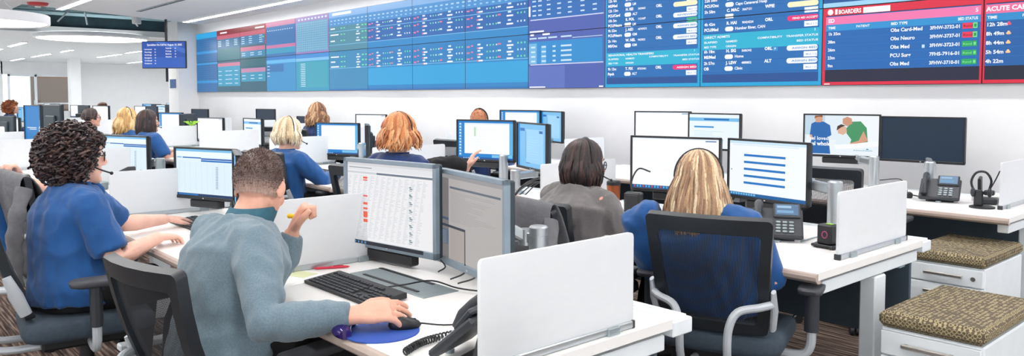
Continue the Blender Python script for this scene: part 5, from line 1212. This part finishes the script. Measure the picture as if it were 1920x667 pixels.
    if collar:
        cm = MB(); rg = []
        ax = (nt - neck).normalized()
        for (hh, rr_) in ((-.018, .092), (.018, .082), (.064 if collar[1] else .032, .079), (.066 if collar[1] else .026, .072), (.01, .069), (-.018, .07)):
            c_ = neck + ax * hh; rg.append([tuple(c_ - base + sd * rr_ * .96 * math.cos(2 * math.pi * j / 28) + (fw * rr_ * math.sin(2 * math.pi * j / 28)) + V3(0, 0, (-.02 if math.sin(2 * math.pi * j / 28) > .6 else 0))) for j in range(28)])
        cm.rings(rg + [rg[0]], False); cm.build('collar', collar[0], so, 60)
    if legs:
        p = MB(); loft(p, [pel - up * .10, pel - up * .03, pel + up * .07], [(.145 * bulk, .11 * bulk), (.16 * bulk, .12 * bulk), (.14 * bulk, .10 * bulk)], sd)
        for hp, kn, an in legj: p.tube([hp + fw * .02, hp.lerp(kn, .4), kn + fw * .015, kn.lerp(an, .35), an + V3(0, 0, -.02)], [.098 * bulk, .088 * bulk, .066, .060, .054], 14)
        obj('trousers', fuse(p, max(vox * 1.8, .012), 4, 'trousers', 'black_cloth', base, .004, 12, 3), t)
        for hp, kn, an in legj:
            f = MB(); loft(f, [an - fw * .06 + V3(0, 0, -.04), an + V3(0, 0, -.035), an + fw * .09 + V3(0, 0, -.05), an + fw * .17 + V3(0, 0, -.062), an + fw * .195 + V3(0, 0, -.068)], [(.032, .05), (.040, .058), (.045, .045), (.042, .034), (.025, .024)], sd, 16); f.v = [(x - base.x, y - base.y, max(.003, z)) for x, y, z in f.v]
            f.build('shoe', 'shoe_black', t, 60)
    if hair:
        hm = hair(H); hm.v = [tuple(Vector(p) - base) for p in hm.v]; hm.build('hair', 'hair', t, 70, False)
    # eyes
    for s in (-1, 1):
        e = MB().sphere(H @ Vector((s * .031 * k, .0755 * k, .010 * k)) - base, .0115 * k, 12, 8); eo = e.build('eye', 'eye_white', t, 80)
        MB().sphere(H @ Vector((s * .031 * k, .0845 * k, .010 * k)) - base, (.0052 * k, .0052 * k, .0052 * k), 8, 6).build('iris', 'eye_iris', eo, 80)
        MB().tube([H @ Vector((s * .014 * k, .086 * k, .034 * k)) - base, H @ Vector((s * .032 * k, .0865 * k, .040 * k)) - base, H @ Vector((s * .052 * k, .074 * k, .034 * k)) - base], [.003, .004, .002], 6).build('eyebrow', 'eye_iris', t, 60)
    if headset:
        s = 1 if headset == 'R' else -1
        band = [H @ Vector((.097 * k * math.cos(a), (-.012) * k, (.03 + .112 * math.sin(a)) * k)) - base for a in [math.pi * j / 18 for j in range(19)]]
        band = [H @ Vector((.088 * k, -.008 * k, -.005 * k)) - base] + band + [H @ Vector((-.088 * k, -.008 * k, -.005 * k)) - base]
        hs = MB().tube(band, .005, 8, flat=1.8).build('headset', 'black_plastic', t, 60)
        for q in (-1, 1): MB().sphere(H @ Vector((q * .092 * k, -.006 * k, -.008 * k)) - base, (.014, .026, .03), 12, 8, H.to_3x3()).build('ear_cup', 'dark_plastic', hs, 60)
        MB().tube([x - base for x in bez([H @ Vector((s * .098 * k, .006, -.015)), H @ Vector((s * .096 * k, .06, -.045)), H @ Vector((s * .07 * k, .115, -.065))], 12)], .0035, 6).build('microphone_boom', 'black_plastic', hs, 60)
        MB().sphere(H @ Vector((s * .067 * k, .12, -.066)) - base, .008, 8, 6).build('microphone', 'black_plastic', hs, 60)
    if glasses:
        gl = MB()
        for s in (-1, 1):
            gl.tube([H @ Vector((s * .034 + .026 * math.cos(a), .104 - .012 * abs(s * .034 + .026 * math.cos(a)) / .05, .006 + .02 * math.sin(a))) - base for a in [2 * math.pi * j / 16 for j in range(17)]], .0025, 6)
            gl.tube([H @ Vector((s * .060, .092, .010)) - base, H @ Vector((s * .086, .03, .012)) - base, H @ Vector((s * .088, -.01, .006)) - base], .0025, 6)
        gl.tube([H @ Vector((-.009, .103, .008)) - base, H @ Vector((0, .106, .010)) - base, H @ Vector((.009, .103, .008)) - base], .0025, 6)
        gl.build('glasses', 'black_plastic', t, 60)
    return t

BR = [rgb(46, 34, 36), rgb(62, 46, 46), rgb(34, 26, 30), rgb(84, 62, 58)]
BLD = [rgb(158, 120, 88), rgb(200, 170, 132), rgb(218, 194, 160), rgb(180, 144, 108), rgb(140, 104, 78)]
DK = [rgb(40, 28, 28), rgb(52, 36, 34), rgb(30, 22, 24), rgb(70, 46, 42)]
AUB = [rgb(190, 112, 60), rgb(214, 146, 92), rgb(168, 92, 48), rgb(226, 172, 122)]
WBL = [rgb(226, 206, 172), rgb(240, 224, 196), rgb(206, 178, 140), rgb(246, 234, 212)]
GIN = [rgb(196, 130, 92), rgb(214, 152, 110), rgb(170, 104, 70)]
LBR = [rgb(160, 112, 76), rgb(196, 150, 108), rgb(130, 88, 62), rgb(212, 172, 130)]
YBL = [rgb(226, 184, 120), rgb(240, 208, 150), rgb(204, 156, 96)]
# the man in the grey pullover
person('person in a teal grey pullover raising a yellow highlighter, other hand on a mouse', (-2.43, .94, .60), (-2.51, 1.045, .995), (-2.545, 1.115, 1.105), 10, 40, 18,
       dict(Rs=(-2.325, 1.0, .955), Re=(-2.115, .935, .765), Rw=(-1.962, 1.135, .785), Rh=(.46, .88, .08), Ru=(.42, -.12, 1), Rc=(.34, .38, .44, .48),
            Ls=(-2.67, .965, .945), Le=(-2.60, 1.20, .785), Lw=(-2.575, 1.245, .937), Lh=(.25, .30, .85), Lu=(-.55, -.75, .3), Lc=(1.35, 1.42, 1.45, 1.5)),
       'skin_tan', 'teal_knit', ('teal_collar', True), 'long', lambda H: hair_short(H, [rgb(86, 66, 60), rgb(100, 76, 68), rgb(72, 54, 50), rgb(184, 152, 138)], 5, n=6500, L=.0045, lowcut=-.6, fade=.5, rad=.0009), 1.06, .0042, fold=.008, hk=1.15)
hl = thing('highlighter', 'yellow highlighter held in a raised hand above the desk', 'highlighter', (-2.545, 1.258, .992), R(30))
MB().tube([(-.046, 0, 0), (.005, 0, 0)], .0085, 10).build('barrel', 'highlighter_yellow', hl); MB().tube([(.005, 0, 0), (.03, 0, 0)], .0095, 10).build('cap', 'highlighter_yellow', hl)
# the curly haired woman
person('person in a blue polo shirt and headset typing at the lower left', (-3.72, .78, .60), (-3.77, .81, 1.02), (-3.79, .835, 1.155), 14, -2, 4,
       dict(Rs=(-3.60, .82, .965), Re=(-3.515, .90, .735), Rw=(-3.645, 1.12, .785), Rh=(-.5, .78, -.12), Ls=(-3.955, .88, .965), Le=(-4.05, 1.07, .80), Lw=(-4.16, 1.31, .785), Lh=(-.28, .9, -.1)),
       'skin_fair', 'navy_polo', ('navy_polo', False), 'short', lambda H: hair_curls(H, BR, 3, 1300, .138, .142, .138, c=(0, -.03, .004), cr=.0125, tr=.0042), 1.0, .0048, 'R', True)
# the blonde in the big chair
person('person in a blue top seen from behind in the big mesh chair', (-1.845, 2.77, .58), (-1.89, 2.735, .93), (-1.915, 2.775, 1.05), 28, 32, 8,
       dict(Rs=(-1.70, 2.79, .90), Re=(-1.60, 2.83, .69), Rw=(-1.80, 3.05, .785), Rh=(-.5, .8, -.05), Ls=(-2.085, 2.585, .90), Le=(-2.07, 2.67, .67), Lw=(-2.16, 2.93, .785), Lh=(-.2, .9, -.05)),
       'skin_fair', 'navy_polo', None, 'long', lambda H: hair_locks(H, BLD, 8, 1000, .27, .05, .005, 40, 50, 0, .0062, back=.03, thick=.018), 1.15, .006, 'L')
# the woman in grey
person('person in a brownish grey pullover, wearing headset and glasses', (-2.72, 2.84, .57), (-2.745, 2.90, .94), (-2.735, 2.955, 1.06), -4, -22, 4,
       dict(Rs=(-2.575, 2.91, .885), Re=(-2.465, 2.96, .70), Rw=(-2.53, 3.155, .79), Rh=(-.15, .95, -.05), Ls=(-2.945, 2.93, .885), Le=(-2.99, 3.02, .70), Lw=(-2.85, 3.2, .785)),
       'skin_tan', 'grey_knit', ('teal_collar', False), 'long', lambda H: hair_locks(H, DK, 9, 600, .105, .022, .002, 40, 52, 0, .0085, tipcurl=.02), 1.22, .006, 'R', True)
# middle and far people
person('headset wearer in a navy top directly above the grey framed monitor', (-4.2, 2.72, .58), (-4.22, 2.77, 1.03), (-4.225, 2.80, 1.175), 18, 22, 0, None, 'skin_fair', 'navy_dark', ('navy_dark', False), 'long', lambda H: hair_locks(H, AUB, 11, 330, .10, .035, .010, 55, 50, 0, .012, thick=.022), 1.05, .008, 'R')
person('person in a blue jacket and headset, arm reaching to the keyboard', (-5.72, 2.70, .58), (-5.76, 2.74, .975), (-5.77, 2.775, 1.115), 4, 0, 4, dict(Rs=(-5.58, 2.76, .92), Re=(-5.46, 2.90, .76), Rw=(-5.62, 3.12, .79), Rh=(-.35, .9, -.05)), 'skin_fair', 'navy_polo', ('navy_polo', False), 'long', lambda H: hair_locks(H, WBL, 12, 300, .085, .028, .002, 40, 52, 0, .012, tipcurl=.025, thick=.02), 1.1, .008, 'R')
person('far person with headset seated just below the video wall', (-9.25, 4.80, .58), (-9.26, 4.84, 1.05), (-9.26, 4.86, 1.20), 10, 12, 0, None, 'skin_fair', 'navy_dark', None, 'long', lambda H: hair_locks(H, LBR, 13, 220, .18, .04, .014, 60, 50, 0, .014, thick=.022), 1.0, .010, 'R')
person('person mostly hidden behind a monitor by the wall, only head top showing', (-5.95, 4.80, .58), (-5.96, 4.84, 1.01), (-5.93, 4.87, 1.155), 8, 20, 0, None, 'skin_fair', 'navy_dark', ('navy_dark', False), 'long', lambda H: hair_short(H, GIN + [rgb(214, 152, 110)], 14, n=500, L=.012, rad=.003), 1.0, .010, 'R')
person('person in a short sleeved blue polo at the left, turned to the right', (-9.25, 2.68, .58), (-9.28, 2.74, .99), (-9.3, 2.77, 1.13), -2, -8, 0, dict(Rs=(-9.08, 2.76, .94), Re=(-8.98, 2.86, .72), Rw=(-9.15, 3.05, .785)), 'skin_olive', 'navy_polo', ('navy_polo', False), 'short', lambda H: hair_locks(H, DK, 15, 240, .16, .012, .001, 40, 52, 0, .014), 1.05, .009, 'R')
person('person at the left in a blue top with headset, half hidden', (-10.1, 2.68, .58), (-10.08, 2.74, 1.0), (-10.08, 2.77, 1.145), 12, 14, 0, None, 'skin_fair', 'navy_polo', None, 'long', lambda H: hair_locks(H, YBL, 16, 240, .19, .05, .010, 45, 52, 0, .014), 1.0, .010, 'L')
person('far person with glasses at the left, in navy', (-11.8, 2.68, .58), (-11.8, 2.74, .98), (-11.8, 2.78, 1.12), 4, -6, 0, None, 'skin_tan', 'navy_dark', None, 'long', lambda H: hair_locks(H, DK, 17, 150, .02, .01, .004, 40, 60, 0, .014), 1.0, .010, None, True)
person('small distant person in grey near the far white wall', (-19.0, 4.62, .58), (-19.0, 4.68, 1.0), (-18.98, 4.71, 1.15), 0, -10, 0, None, 'skin_fair', 'grey_knit', None, 'long', lambda H: hair_locks(H, [rgb(86, 54, 44), rgb(110, 70, 54)], 18, 120, .03, .015, .004, 40, 58, 0, .016), 1.0, .012)
person('distant person in navy at the left edge below the entrance', (-17.3, 2.62, .58), (-17.3, 2.68, 1.06), (-17.28, 2.71, 1.205), 0, -10, 0, None, 'skin_fair', 'navy_dark', None, 'long', lambda H: hair_curls(H, [rgb(150, 84, 52), rgb(190, 120, 76), rgb(120, 66, 44)], 19, 160, .13, .135, .13, tr=.008, cr=.02), 1.0, .012)
person('person in a blue polo at the left edge resting chin on hand', (-5.22, .82, .59), (-5.24, .62, .965), (-5.27, .55, 1.10), 6, 10, 4, dict(Rs=(-5.10, .83, .86), Re=(-4.98, .90, .69), Rw=(-5.07, 1.12, .785), Rh=(-.25, .95, -.06), Ls=(-5.40, .80, .88), Le=(-5.36, 1.08, .79), Lw=(-5.28, .86, .945), Lh=(.1, -.4, .7), Lu=(-.3, .8, .3), Lc=(1.0, 1.0, 1.1, 1.1)), 'skin_fair', 'navy_polo', None, 'short', lambda H: hair_locks(H, DK, 21, 120, .1, .02, .003, 40, 52, 0, .014), 1.05, .006)
person('person in a black jacket bent low behind the grey framed monitors', (-3.80, 2.62, .58), (-3.86, 2.93, .80), (-3.82, 3.07, .78), 0, -4, 30, dict(Rs=(-3.68, 2.92, .81), Re=(-3.58, 3.02, .77), Rw=(-3.66, 3.22, .79), Ls=(-4.02, 2.90, .955), Le=(-3.96, 3.02, .985), Lw=(-3.93, 3.12, .955), Lh=(.2, .3, .8)), 'skin_fair', 'black_cloth', None, 'long', lambda H: hair_locks(H, DK, 22, 120, .03, .01, .002, 40, 58, 0, .014), 1.0, .009)
